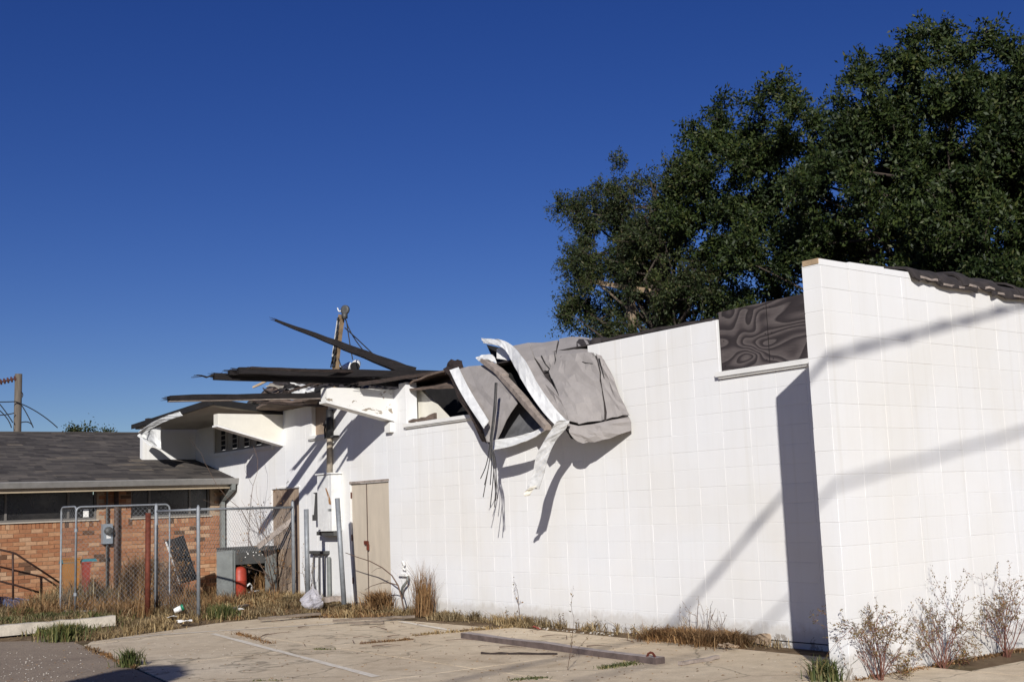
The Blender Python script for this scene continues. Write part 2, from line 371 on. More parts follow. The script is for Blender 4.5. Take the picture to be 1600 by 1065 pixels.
        for i in range(r_ - 1):
            for j in range(c_ - 1):
                q = (i * c_ + j, i * c_ + j + 1, (i + 1) * c_ + j + 1, (i + 1) * c_ + j); fs.append(q); fs.append(tuple(n + x for x in q[::-1]))
        ed = [i * c_ for i in range(r_)] + [(r_ - 1) * c_ + j for j in range(1, c_)] + [i * c_ + c_ - 1 for i in range(r_ - 2, -1, -1)] + [j for j in range(c_ - 2, 0, -1)]
        for k in range(len(ed)):
            a, b_ = ed[k], ed[(k + 1) % len(ed)]; fs.append((a, b_, n + b_, n + a))
        return s.add(vs, fs, mi)
    def mesh(s, name, mats, smooth=False):
        me = bpy.data.meshes.new(name); me.from_pydata(s.v, [], s.f)
        for m_ in (mats if isinstance(mats, (list, tuple)) else [mats]): me.materials.append(m_)
        if any(s.m): me.polygons.foreach_set('material_index', s.m)
        if smooth: me.polygons.foreach_set('use_smooth', [True] * len(me.polygons))
        me.update(); return me
    def build(s, name, mats, parent=None, smooth=False):
        return link(name, s.mesh(name, mats, smooth), parent)
def link(name, me, parent=None):
    o = bpy.data.objects.new(name, me); COL.objects.link(o)
    if parent is not None: o.parent = parent
    return o
def tag(o, label=None, cat=None, group=None, kind=None):
    if label: o['label'] = label
    if cat: o['category'] = cat
    if group: o['group'] = group
    if kind: o['kind'] = kind
    return o
def thing(name, loc, label, cat, group=None):
    o = bpy.data.objects.new(name, None); COL.objects.link(o); o.location = tuple(map(float, loc)); o.empty_display_size = 0.2
    return tag(o, label, cat, group)
class Sub:
    """builds parts given in world coordinates under a thing's empty (which has no rotation)"""
    def __init__(s, root): s.root = root; s.off = np.array(root.location)
    def part(s, name, mb, mats, smooth=False, parent=None, kind=None, label=None):
        mb.v = [tuple(np.array(p) - s.off) for p in mb.v]
        o = mb.build(name, mats, parent if parent is not None else s.root, smooth)
        if kind: o['kind'] = kind
        if label: o['label'] = label
        return o
def at_base(mb, name, mats, label, cat, group=None, smooth=False, kind=None, base=None):
    """one-mesh thing, origin moved to its base"""
    P = np.array(mb.v); b = np.array([P[:, 0].mean(), P[:, 1].mean(), P[:, 2].min()]) if base is None else np.array(base)
    mb.v = [tuple(p - b) for p in P]
    o = mb.build(name, mats, None, smooth); o.location = tuple(b)
    return tag(o, label, cat, group, kind)

# ------------------------------------------------------------------ ground
def gz(x, y):
    h = 0.0
    a = min(1, max(0, (-10.6 - x) / 1.6)); b = min(1, max(0, (y + 6.5) / 2.0))
    h += 0.11 * a * b
    return h
def build_ground():
    xs = np.concatenate([[-4000, -600, -120, -60, -35], np.arange(-26, 12.1, 0.35), [20, 60, 300, 3000]])
    ys = np.concatenate([[-3000, -300, -60, -25], np.arange(-14, 4.1, 0.35), [8, 20, 60, 150, 600, 4000]])
    vs = []; fs = []
    rg = np.random.default_rng(3)
    for y in ys:
        for x in xs:
            z = gz(x, y) - 0.0
            if x < -10.8 and -8 < y < 1: z += rg.uniform(-0.02, 0.02)
            vs.append((x, y, z))
    n = len(xs)
    for j in range(len(ys) - 1):
        for i in range(n - 1): fs.append((j * n + i, j * n + i + 1, (j + 1) * n + i + 1, (j + 1) * n + i))
    mb = MB(); mb.add(vs, fs); o = mb.build('ground', SOIL); tag(o, kind='structure'); return o
build_ground()
lot = bpy.data.objects.new('parking_lot', None); COL.objects.link(lot); tag(lot, kind='structure')
def slab(x0, x1, y0, y1, name='concrete_slab', mat=CONC, z=0.012, cut=None):
    g = 0.012; mb = MB()
    P = cut if cut else [(x0 + g, y0 + g), (x1 - g, y0 + g), (x1 - g, y1 - g), (x0 + g, y1 - g)]
    mb.prism([(a, b, z - 0.1) for a, b in P], (0, 0, 0.1)); mb.build(name, mat, lot)
XJ = [-9.4, -6.36, -3.3, -0.25, 2.8, 5.9, 9.0, 12.1]
YJ = [-6.1, -3.05, -0.42]
def ye(x): return -4.93 - .125 * (x + 9.4)     # edge between concrete and asphalt
for i in range(len(XJ) - 1):
    for j in range(len(YJ) - 1):
        y1 = YJ[j + 1]; x0, x1 = XJ[i], XJ[i + 1]
        if j == 0:
            slab(0, 0, 0, 0, cut=[(x0 + .01, ye(x0)), (x1 - .012, ye(x1)), (x1 - .012, YJ[1] - .012), (x0 + .01, YJ[1] - .012)]); continue
        if j == 1 and i == 0:
            slab(0, 0, 0, 0, cut=[(x0 + .01, YJ[j] + .012), (x1 - .012, YJ[j] + .012), (x1 - .012, -0.62), (-8.2, -0.72), (x0 + .01, -0.9)]); continue
        if j == 1 and XJ[i] >= -0.3: y1 = -0.25 if i > 3 else -0.42
        slab(x0, x1, YJ[j], y1)
for i in range(3, 7):      # strip beyond the wing wall
    slab(max(XJ[i], 0.42), XJ[i + 1], -0.42 if i == 3 else -0.25, 3.0); 
# slabs left of the first joint, ragged towards the weeds
slab(0, 0, 0, 0, cut=[(-9.42, -0.95), (-10.3, -1.35), (-10.75, -1.9), (-10.7, -2.6), (-10.35, -3.3), (-9.98, -4.2), (-9.7, -4.75), (-9.42, -4.88)])
slab(0, 0, 0, 0, name='asphalt_apron', mat=ASPH, z=0.008, cut=[(12.1, ye(12.1) - .03), (-9.42, ye(-9.4) - .03), (-9.9, -4.9), (-10.6, -5.05), (-11.4, -5.4), (-14, -6.1), (-15, -9), (-12, -14), (12.1, -14)])
def stripe(p, q, wd=0.09, name='painted_line'):
    p = np.append(p[:2], 0.0165); q = np.append(q[:2], 0.0165); d = nrm(q - p); n = np.cross(V(0, 0, 1), d) * wd / 2; K = 14
    rg = np.random.default_rng(int(abs(p[0]) * 100)); vs = []; fs = []
    for k in range(K + 1):
        c = p + (q - p) * k / K
        vs += [c - n * rg.uniform(.75, 1.1), c + n * rg.uniform(.75, 1.1)]
    for k in range(K): fs.append((2 * k, 2 * k + 2, 2 * k + 3, 2 * k + 1))
    mb = MB(); mb.add(vs, fs); mb.build(name, LINE, lot)
stripe(onZ(172, 1000), onZ(250, 992.5)); stripe(onZ(250, 992.5), onZ(632, 968.5)); stripe(onZ(332, 991), onZ(588, 1059)); stripe(onZ(626, 972), onZ(706, 986))

# ------------------------------------------------------------------ the white block building
BX = 0.4064; BZ = 0.2032
bld = thing('commercial_building', (0, 0, 0), 'white painted concrete block building with torn off roof and long side wall', 'building')
B = Sub(bld)
TOP = 3.555
# openings in the long wall: x0, x1, z0, z1
OPEN = [(-2.68, -0.19, 2.96, 4.0), (-9.39, -4.95, 2.90, 4.0), (-17.0, -14.15, 2.87, 3.40), (-12.6, -11.98, 2.93, 3.5), (-11.25, -9.985, 0.0, 2.05), (-14.28, -13.14, 0.0, 2.05)]
XL = -20.6
def wall_top(x): return TOP if x > -9.4 else 3.475
mw = MB()
cuts = sorted(set([XL, -0.19, -9.4] + [o[0] for o in OPEN] + [o[1] for o in OPEN]))
CORE = 0.0028
for a, b_ in zip(cuts[:-1], cuts[1:]):
    mid = (a + b_) / 2; zt = wall_top(mid); z = -0.3
    for o in sorted([o for o in OPEN if o[0] < mid < o[1]], key=lambda o: o[2]):
        if o[2] > z: mw.box(a, b_, CORE, 0.2, z, o[2])
        z = o[3]
    if z < zt: mw.box(a, b_, CORE, 0.2, z, zt)
mainwall = B.part('block_wall', mw, WHITE, label='long side wall of white painted concrete blocks')
def block_geo(mb, x0, x1, z0, z1, proud=0.0, gap=0.0019, bev=0.0022):
    """a block face in the x-z plane, facing -y"""
    a, b_, c, d = x0 + gap * .7, x1 - gap * .7, z0 + gap * 1.15, z1 - gap * 1.15; e = bev
    y0 = -proud; y1 = CORE + 0.002
    vs = [(a, y1, c), (b_, y1, c), (b_, y1, d), (a, y1, d), (a + e * .45, y0, c + e), (b_ - e * .45, y0, c + e), (b_ - e * .45, y0, d - e), (a + e * .45, y0, d - e)]
    mb.add(vs, [(4, 5, 6, 7), (0, 1, 5, 4), (1, 2, 6, 5), (2, 3, 7, 6), (3, 0, 4, 7)])
def cells():
    out = []
    x = -4.318 + BX * 10
    while x > -0.19 - 0.001: x -= BX
    xs = [-0.19]; k = x
    while k > XL: xs.append(k); k -= BX
    xs.append(XL)
    zs = [TOP]; z = 3.318
    while z > -0.05: zs.append(z); z -= BZ
    zs.append(-0.15)
    for i in range(len(xs) - 1):
        for j in range(len(zs) - 1):
            x1, x0 = xs[i], xs[i + 1]; z1, z0 = zs[j], zs[j + 1]
            z1 = min(z1, wall_top((x0 + x1) / 2)); R = [(x0, x1, z0, z1)]
            for o in OPEN:
                N_ = []
                for (a, b_, c, d) in R:
                    if b_ <= o[0] or a >= o[1] or d <= o[2] or c >= o[3]: N_.append((a, b_, c, d)); continue
                    if a < o[0]: N_.append((a, o[0], c, d))
                    if b_ > o[1]: N_.append((o[1], b_, c, d))
                    a2, b2 = max(a, o[0]), min(b_, o[1])
                    if c < o[2]: N_.append((a2, b2, c, o[2]))
                    if d > o[3]: N_.append((a2, b2, o[3], d))
                R = N_
            out += [r for r in R if r[1] - r[0] > .03 and r[3] - r[2] > .03]
    return out
CL = cells()
shared = {}
def block_obj(parent, x0, x1, z0, z1, key_extra=None, rot=None):
    w_, h_ = round(x1 - x0, 3), round(z1 - z0, 3); k = (w_, h_)
    if k not in shared:
        mb = MB(); block_geo(mb, -w_ / 2, w_ / 2, -h_ / 2, h_ / 2); shared[k] = mb.mesh('block', WHITE)
    o = link('block', shared[k], parent)
    o.location = ((x0 + x1) / 2, random.uniform(-.0012, .0012), (z0 + z1) / 2)
    o.rotation_euler = (random.uniform(-.003, .003), 0, random.uniform(-.003, .003))
    return o
single = [c for c in CL if -4.4 < (c[0] + c[1]) / 2 and c[1] < -1.25 and c[3] > 0]
single.sort(key=lambda c: -c[1]); single = single[:112]; ss = set(single)
for c in single: block_obj(mainwall, *c)
mb = MB()
for c in CL:
    if c not in ss: block_geo(mb, *c, proud=random.uniform(-.0012, .0012) if c[1] > -9.4 else random.uniform(-.0016, -.0011))
B.part('block_course', mb, WHITE, parent=mainwall, kind='stuff', label='remaining blocks of the long wall, too many to take singly')

# end wall: stands 1.49 m proud of the long wall as a wing, built on its own axes
EW = bpy.data.objects.new('wing_wall', None)
L = 9.0; ZT = 3.555
ew = MB()   # local: u along wall (0 at front corner, + into the building), face on x=0
ew.box(-0.195, -CORE, CORE, L, -0.3, ZT)
wing = ew.build('wing_wall', WHITE, bld); wing['label'] = 'end wall of white blocks standing proud of the long wall'
wing.location = (0, -1.489, 0); wing.rotation_euler = (0, 0, math.radians(2.3))
zs = []; z = ZT
while z > -0.05: zs.append(z); z -= BZ
zs.append(-0.15)
extra = []
for j in range(len(zs) - 1):
    for i in range(int(L / BX)):
        u0, u1 = i * BX, (i + 1) * BX
        if u1 < 3.75 and zs[j + 1] > -0.3:
            o = block_obj(wing, u0, u1, zs[j + 1], zs[j])
            o.rotation_euler = (0, random.uniform(-.002, .002), PI / 2 + random.uniform(-.002, .002))
            o.location = (random.uniform(-.0012, .0012), (u0 + u1) / 2, (zs[j] + zs[j + 1]) / 2)
        else: extra.append((u0, u1, zs[j + 1], zs[j]))
    o = block_obj(wing, -0.2, 0.0, zs[j + 1], zs[j])
mb = MB()
for c in extra: block_geo(mb, *c)
mb.v = [(-y, x, z_) for x, y, z_ in mb.v]
ex = mb.build('block_course', WHITE, wing); tag(ex, kind='stuff')
# ragged mortar cap and the bare wood end on top
cap = MB(); u = 0.0; rg = np.random.default_rng(5)
while u < 8.9:
    l_ = rg.uniform(.15, .5); h0 = 0.068 - rg.uniform(0, .014) - max(0, (u - 1.0)) * 0.004; h1 = h0 - rg.uniform(-.006, .006)
    if u + l_ > 8.95: l_ = 8.95 - u
    cap.hexa([(-.198, u, ZT + .001), (.001, u, ZT + .001), (.001, u + l_ - .006, ZT + .001), (-.198, u + l_ - .006, ZT + .001)],
             [(-.19, u + .003, ZT + h0), (-.004, u + .003, ZT + h0), (-.004, u + l_ - .01, ZT + h1), (-.19, u + l_ - .01, ZT + h1)])
    u += l_
cp = cap.build('wall_cap', WHITE, wing)
mb = MB(); mb.box(-.185, -.015, -.006, .08, ZT + .014, ZT + .062); mb.build('wood_plate', OLDWOOD, wing)
# chipped left arris of the end face
# torn shingles along the top of the wing wall
for k, (u0, u1, zz, th) in enumerate([(1.35, 1.9, 3.60, .10), (1.75, 2.45, 3.57, .13), (2.2, 2.9, 3.60, .12), (2.75, 3.5, 3.56, .12), (3.3, 4.1, 3.57, .12), (3.9, 4.8, 3.58, .12), (4.7, 5.8, 3.58, .1)]):
    mb = MB(); rg = np.random.default_rng(40 + k); K = 6; rows = []
    for q, (xx, dz) in enumerate([(.035, -.055), (.03, .0), (-.03, .055), (-.25, .11), (-.7, .13)]):
        rows.append([(xx + rg.uniform(-.01, .01), u0 + (u1 - u0) * a / K, zz + dz + rg.uniform(-.022, .022) - (.015 * a / K)) for a in range(K + 1)])
    mb.patch(rows, .022, 2, .006, seed=k); mb.build('torn_shingle', DARKMEMB, wing)
    mb = MB(); mb.bar((.045, u0 + .1, zz - .035), (.04, u1 - .1, zz - .04), .03, .02, wob=.05, seg=4); mb.build('broken_lath', GREYWOOD, wing)

# rest of the shell: back wall, floor, roof deck, far end
mb = MB(); mb.box(XL, -.3, 7.2, 7.4, -.3, 3.4); B.part('back_wall', mb, WHITE2)
mb = MB(); mb.box(XL, XL + .2, .2, 7.2, -.3, 3.4); B.part('side_wall', mb, WHITE2)
mb = MB(); mb.box(XL + .21, -.42, .22, 7.15, .05, .12); B.part('floor', mb, CEMENT)
mb = MB(); mb.box(-8.3, -.3, .03, 7.1, TOP + .004, TOP + .022)
mb.bar((-4.7, .02, TOP + .03), (-2.75, .02, TOP + .02), .03, .035, wob=.03, seg=9); B.part('roof_deck', mb, DARKMEMB)
mb = MB(); mb.box(-8.3, -.45, 2.2, 2.3, .12, 3.5); B.part('partition', mb, SOOTB)
mb = MB(); mb.prism([onY(646, 600, .28), onY(655, 606, .28), onY(702, 655, .28), onY(702, 700, .28), onY(646, 700, .28)], (0, .06, 0)); B.part('sunlit_wall_shape', mb, CREAM)  # pale wall cut to the outline of its sunlit area
mb = MB(); mb.box(-11.8, -5.0, 1.3, 1.4, .12, 3.66); B.part('interior_shade', mb, DARK)  # black panel stands in for the shaded interior
# brown broken roof edge left of the torn roofing
mb = MB(); mb.patch([[onY(640, 600, .05), onY(668, 590, .1), onY(700, 581, .15), onY(722, 577, .15)], [onY(628, 607, .6), onY(668, 600, .6), onY(706, 588, .6), onY(730, 585, .6)], [onY(640, 606, .04), onY(672, 603, .04), onY(708, 602, .02), onY(728, 608, .02)]], .03, 3, .015, seed=3); B.part('roof_edge', mb, SOOTB)
# sills
def sill(x0, x1, z, name='sill'):
    mb = MB(); mb.box(x0 - .03, x1 + .02, -.055, .205, z - .055, z - .001); mb.box(x0, x1, -.035, -.001, z - .075, z - .056); return B.part(name, mb, WHITE2)
sill(-2.68, -.2, 2.96); sill(-9.39, -7.4, 2.90); sill(-17.0, -14.15, 2.87); sill(-12.65, -11.95, 2.93)
# charred splinters on the broken window sill
mb = MB(); mb.bar((-9.3, .02, 2.93), (-8.65, .06, 2.95), .09, .04, wob=.06, seg=6, w2=.05, h2=.09); B.part('splintered_board', mb, SOOTB)
mb = MB(); mb.box(-3.95, -.2, -.0035, .003, .060, .069); B.part('footing_joint', mb, DARK)
mb = MB(); rgx = np.random.default_rng(61); mb.patch([[(-2.95 + .13 * i + rgx.uniform(-.03, .03), -.012 - rgx.uniform(0, .02) - .012 * j, .11 - .055 * j + rgx.uniform(-.025, .025)) for i in range(7)] for j in range(3)], .012, 3, .012, seed=4); B.part('broken_render', mb, CEMENT)
# plywood over the near window
mb = MB(); mb.hexa([(-2.655, .005, 2.965), (-.22, .005, 2.965), (-.22, .023, 2.965), (-2.655, .023, 2.965)], [(-2.655, .005, 3.635), (-.22, .005, 3.66), (-.22, .023, 3.66), (-2.655, .023, 3.635)])
B.part('boarded_window', mb, PLY, label='charred plywood sheet closing the high window')
mb = MB(); mb.box(-1.955, -1.948, .003, .0055, 2.97, 3.64)
for zz in (3.02, 3.3, 3.58):
    for xx in (-2.6, -1.99, -1.9, -1.2): mb.lathe((xx, .006, zz), [(.007, 0), (.006, .004)], 6, axis=(0, -1, 0))
B.part('nail', mb, CHAR, kind='stuff')
# windows far left: louvred clerestory with broken panes
def clerestory(x0, x1, z0, z1, n, name='window'):
    fr = MB(); y0, y1 = .03, .09
    fr.box(x0, x1, y0, y1, z0, z0 + .05); fr.box(x0, x1, y0, y1, z1 - .05, z1)
    st = (x1 - x0) / n
    for k in range(n + 1): fr.box(x0 + k * st - (.03 if k else 0), x0 + k * st + (.03 if k < n else 0), y0 - .002, y1 + .002, z0 + .05, z1 - .05)
    f = B.part(name, fr, SOFFIT)
    for k in range(n):
        a, b_ = x0 + k * st + .03, x0 + (k + 1) * st - .03
        p = MB(); p.box(a, a + (b_ - a) * .45, .05, .06, z0 + .05, z1 - .05); B.part('panel', p, SOFFIT, parent=f)
        a2 = a + (b_ - a) * .45; q = 4
        for r in range(q):
            zz = z0 + .06 + (z1 - z0 - .12) * r / q; p = MB(); h_ = (z1 - z0 - .12) / q - .02
            p.box(a2, b_, .06, .066, zz, zz + h_); B.part('pane', p, DARK, parent=f)
            p = MB(); p.box(a2, b_, .048, .07, zz + h_ + .001, zz + h_ + .019); B.part('glazing_bar', p, SOFFIT, parent=f)
clerestory(-17.0, -14.15, 2.87, 3.40, 5)
mb = MB(); mb.box(-12.6, -11.98, .08, .1, 2.93, 3.5); wf = B.part('window', mb, PLYL, label='small high window closed with torn tan board')
mb = MB(); mb.add([(-12.5, .078, 2.95), (-12.05, .06, 2.95), (-12.3, .02, 3.15)], [(0, 1, 2)]); mb.add([(-12.4, .07, 3.2), (-12.1, .03, 3.1), (-12.15, .07, 3.4)], [(0, 1, 2)]); B.part('torn_board', mb, PLYL, parent=wf)
# wall piece that steps forward by the boarded door
# brackets that carried the lost eaves
def bracket(x1, yf, zt, zb, zw, mat, x0=None, name='eave_bracket'):
    x0 = x1 - .19 if x0 is None else x0
    mb = MB(); poly = [(x1, .002, zw), (x1, .002, zt), (x1, yf, zt), (x1, yf, zb)]
    mb.prism(poly, (x0 - x1, 0, 0)); o = B.part(name, mb, mat)
    mb = MB(); e = .02   # plank trim along the lower edge
    mb.prism([(x1 + e, .001, zw - .035), (x1 + e, .001, zw - .002), (x1 + e, yf - .02, zb - .002), (x1 + e, yf - .02, zb - .035)], (x0 - x1 - 2 * e, 0, 0)); B.part('bracket_trim', mb, WHITE2, parent=o)
    return o
bracket(-9.76, -1.19, 3.478, 3.275, 3.0, PEEL)
bracket(-13.75, -1.27, 3.41, 3.21, 2.86, CREAM)
mb = MB(); mb.box(-9.95, -9.77, -.07, .002, 2.80, 2.96); B.part('corbel', mb, WHITE2)
# surviving bit of overhang on the far left
mb = MB(); mb.hexa([(-17.9, -1.32, 3.43), (-13.8, -1.34, 3.56), (-13.85, .05, 3.40), (-17.9, .05, 3.44)], [(-17.9, -1.32, 3.49), (-13.8, -1.34, 3.62), (-13.85, .05, 3.47), (-17.9, .05, 3.50)])
ov = B.part('eave_overhang', mb, SOFFIT, label='surviving piece of flat eave with dusty underside')
mb = MB(); mb.hexa([(-17.95, -1.39, 3.44), (-13.78, -1.41, 3.55), (-13.78, -1.345, 3.57), (-17.95, -1.325, 3.45)], [(-17.95, -1.39, 3.53), (-13.78, -1.41, 3.67), (-13.78, -1.345, 3.68), (-17.95, -1.325, 3.54)]); B.part('drip_edge', mb, DARK, parent=ov)
mb = MB(); mb.hexa([(-13.8, -1.34, 3.57), (-13.72, -1.34, 3.56), (-13.74, .05, 3.40), (-13.84, .05, 3.41)], [(-13.8, -1.34, 3.68), (-13.72, -1.34, 3.67), (-13.74, .05, 3.53), (-13.84, .05, 3.54)]); B.part('burnt_edge', mb, DARK, parent=ov)
mb = MB(); mb.patch([[(-13.7, -.55, 3.47), (-13, -.6, 3.53), (-12.2, -.5, 3.50), (-11.3, -.4, 3.52)], [(-13.7, -.1, 3.46), (-13, .0, 3.50), (-12.2, -.05, 3.47), (-11.3, .0, 3.5)], [(-13.7, .4, 3.5), (-13, .4, 3.5), (-12.2, .4, 3.5), (-11.3, .4, 3.5)]], .04, 4, .02, seed=8); B.part('sagging_soffit', mb, SOOTB)
# stub wall standing on the neighbour's roof, with crumpled flashing
mb = MB(); mb.box(-18.1, -17.95, -1.15, -.003, 2.75, 3.45); B.part('stub_wall', mb, WHITE)
def fl(rows, seed): 
    mb = MB(); mb.patch([[onY(x, y, d) for x, y, d in r] for r in rows], .02, 4, .015, seed=seed); B.part('crumpled_flashing', mb, METALW)
fl([[(216, 675, -1.5), (236, 661, -1.47), (258, 650, -1.45), (279, 643, -1.43)], [(221, 680, -1.42), (241, 667, -1.4), (263, 656, -1.42), (285, 649, -1.4)]], 11)
fl([[(215, 679, -1.42), (224, 676, -1.3), (234, 670, -1.4), (250, 667, -1.3)], [(226, 688, -1.36), (231, 686, -1.24), (239, 688, -1.34), (251, 690, -1.25)], [(238, 696, -1.34), (241, 697, -1.3), (246, 699, -1.32), (252, 701, -1.28)]], 12)

# doors
def leaf(x0, x1, z0, z1, mat, name='door'):
    mb = MB(); mb.box(x0 + .004, x1 - .004, .03, .075, z0, z1); return B.part(name, mb, mat)
d1 = leaf(-11.24, -10.735, .1, 2.035, TAN); d2 = leaf(-10.73, -9.995, .1, 2.035, TAN)
mb = MB(); mb.box(-10.742, -10.722, .02, .0295, .1, 2.03); B.part('leaf_gap', mb, SOOTB, parent=d2)  # dark strip painting the shade of the gap between the leaves
mb = MB(); mb.box(-10.80, -10.68, -.01, .011, 1.04, 1.10); mb.box(-10.70, -10.665, -.02, .012, .95, 1.05); B.part('hasp', mb, RUST, parent=d2)
mb = MB(); mb.box(-11.26, -9.97, -.006, .004, 2.037, 2.075); B.part('door_head', mb, GREYWOOD)
mb = MB(); mb.box(-11.25, -9.98, .02, .2, .0, .09); B.part('threshold', mb, CEMENT)
for zz in (.4, 1.1, 1.8):
    mb = MB(); mb.lathe((-11.247, .02, zz), [(.012, 0), (.012, .1)], 8); B.part('hinge', mb, RUST, parent=d1)
mb = MB(); mb.box(-14.27, -13.17, .03, .05, .08, 2.04); B.part('boarded_door', mb, PLYL, label='plywood sheet nailed over a doorway')
mb = MB(); mb.box(-13.94, -13.1, -.012, .02, 2.051, 2.085); B.part('door_head', mb, WHITE2)
# pilaster strip next to the electrical cabinet, slightly proud
mb = MB(); mb.box(-13.12, -13.02, -.02, .004, .05, 3.3); 
# spigot and curved stub of pipe on the wall
mb = MB(); a = onY(624, 897, -.03); mb.box(a[0], a[0] + .24, -.06, -.001, a[2] - .02, a[2] + .01); b_ = onY(632, 890, -.03); mb.tube([b_ + V(-.05, 0, .1), b_ + V(.0, -.02, .13), b_ + V(.03, -.02, .08), b_ + V(-.02, -.02, .03), b_ + V(.03, 0, 0)], .018, 7); sp = B.part('pipe_stub', mb, WHITE2)
mb = MB(); mb.tube([onY(638, 900, -.05), onY(636, 908, -.09), onY(629, 917, -.09), onY(628, 922, -.07), onY(629, 931, -.04)], .022, 8); B.part('pipe_elbow', mb, GREYMET, parent=sp, smooth=True)

# electrical cabinet, meter socket, conduits, mast
cxl, cxr = onY(496, 780, -.2)[0], onY(534, 780, -.004)[0]
mb = MB(); mb.box(cxl, cxr, -.20, -.002, 1.27, 2.22); ep = B.part('electrical_cabinet', mb, METALW, label='white steel electrical cabinet with rust streaks')
mb = MB(); mb.box(cxl - .03, cxr + .03, -.225, -.001, 2.222, 2.245); mb.box(cxr - .1, cxr - .09, -.204, -.201, 1.3, 2.2); B.part('cabinet_lid', mb, METALW, parent=ep)
mb = MB(); mb.patch([[(cxl + .3, -.204, 1.98), (cxl + .33, -.206, 2.0)], [(cxl + .38, -.205, 1.84), (cxl + .46, -.206, 1.82)], [(cxl + .42, -.204, 1.72), (cxl + .5, -.206, 1.71)]], .002, 3, .002); B.part('rust_patch', mb, RUST if False else simple('rust_stain', (0.33, 0.17, 0.07), 0.9, var=0.4, scale=20), parent=ep)
mb = MB(); mb.box(cxl + .38, cxl + .5, -.203, -.2005, 1.6, 1.64); B.part('label_plate', mb, GREYMET, parent=ep)
mb = MB(); mb.box(cxl - .26, cxl - .004, -.17, -.002, 1.45, 1.93); pn = B.part('breaker_box', mb, GREYMET2)
mb = MB(); mb.hexa([(cxl - .25, -.178, 1.55), (cxl - .2, -.178, 1.55), (cxl - .2, -.172, 1.55), (cxl - .25, -.172, 1.55)], [(cxl - .28, -.178, 1.95), (cxl - .14, -.178, 1.9), (cxl - .14, -.172, 1.9), (cxl - .28, -.172, 1.95)]); B.part('box_door', mb, METALW, parent=pn)
mb = MB(); mb.box(cxl, cxr - .02, -.16, -.002, 1.19, 1.265); mb.box(cxl - .17, cxl + .04, -.14, -.002, 1.2, 1.265); B.part('cable_trough', mb, GREYMET2, parent=ep)
mb = MB(); mb.box(-12.62, -12.0, -.1, -.002, .88, .93); cb = B.part('conduit_strut', mb, GREYMET2)
mb = MB()
for xx in (-12.5, -12.3, -12.1): mb.tube([(xx, -.05, .88), (xx + random.uniform(-.04, .04), -.06, .5), (xx + random.uniform(-.06, .06), -.04, .1)], .013, 6)
B.part('cable', mb, GREYCAB, parent=cb)
mb = MB(); mb.tube([(-11.93, -.06, .83), (-11.93, -.06, .05)], .035, 8); B.part('conduit', mb, GREYMET)
mb = MB(); mb.tube([(-11.85, -.06, 2.24), (-11.82, -.06, 2.9), (-11.78, -.06, 3.3)], .05, 10); B.part('conduit', mb, simple('tan_conduit', (0.42, 0.36, 0.28), 0.5, 0.2, scale=10, bmp=0), smooth=True)
mb = MB(); mb.tube([(-11.80, -.075, 2.85), (-11.78, -.075, 3.12), (-11.77, -.075, 3.33)], .062, 10); B.part('conduit_sleeve', mb, BLACKRUB, smooth=True)
mb = MB(); mb.tube([(-11.86, -.06, 3.3), (-11.98, -.07, 3.0), (-11.96, -.07, 2.85), (-11.9, -.06, 2.88)], .018, 6); B.part('cable', mb, BLACKRUB, smooth=True)
mb = MB(); mb.box(-11.9, -11.6, -.09, -.002, 2.845, 2.88); B.part('pipe_strap', mb, GREYMET2)
m0 = onY(524, 612, -.12); m1 = onY(525, 560, -.12); m2 = onY(530, 520, -.12); m3_ = onY(534, 492, -.12)
mb = MB(); mb.bar(m0, m1, .09, .09); mb.bar(m1, m2, .09, .09, w2=.085, h2=.085); mb.bar(m2, m3_, .085, .085); ms = B.part('service_mast', mb, simple('mast_wood', (0.26, 0.18, 0.105), .85, var=.3, scale=8, bmp=.4), label='leaning wooden service mast wound with cable')
mb = MB(); mb.box(0, 0.001, 0, .001, 0, .001); mb = MB()
f0 = m1 + V(.02, -.055, .03); f1 = m3_ + V(0, -.06, -.1); mb.bar(f0, f1, .07, .012); B.part('white_plate', mb, METALW, parent=ms)
mb = MB(); h = onY(535, 484, -.16); mb.lathe(h + V(0, .07, 0), [(.05, 0), (.082, .01), (.082, .045), (.06, .055), (.03, .05)], 14, axis=(0.5, -1, .05)); mb.box(h[0] - .035, h[0] + .05, h[1], h[1] + .07, h[2] - .15, h[2] - .06); B.part('weatherhead', mb, GREYMET2, parent=ms, smooth=True)
mb = MB(); mb.tube([h + V(-.05, 0, -.01), h + V(-.12, 0, -.01), h + V(-.155, 0, .03), h + V(-.17, 0, .06)], .012, 6); B.part('hook', mb, METALW, parent=ms, smooth=True)
mb = MB()
for k in range(5):
    a = k * 1.7; mb.tube([m1 + (m3_ - m1) * t_ + V(.055 * math.cos(a + t_ * 9), -.07 + .02 * math.sin(a + t_ * 7), -.15 + t_ * .1) for t_ in np.linspace(0, 1, 12)], .011, 5)
B.part('cable_wrap', mb, BLACKRUB, parent=ms)
mb = MB()
for (x0, y0), (xm, ym), (x1, y1) in [((538, 492), (545, 520), (566, 545)), ((539, 512), (557, 528), (582, 552)), ((541, 500), (546, 535), (551, 562)), ((527, 500), (524, 530), (524, 562)), ((529, 560), (533, 575), (540, 583))]:
    P0, P1, P2 = onY(x0, y0, -.1), onY(xm, ym, -.05), onY(x1, y1, 0)
    mb.tube([P0 * (1 - t_) ** 2 + P1 * 2 * t_ * (1 - t_) + P2 * t_ * t_ for t_ in np.linspace(0, 1, 9)], .010, 5)
B.part('service_cable', mb, BLACKRUB, parent=ms)
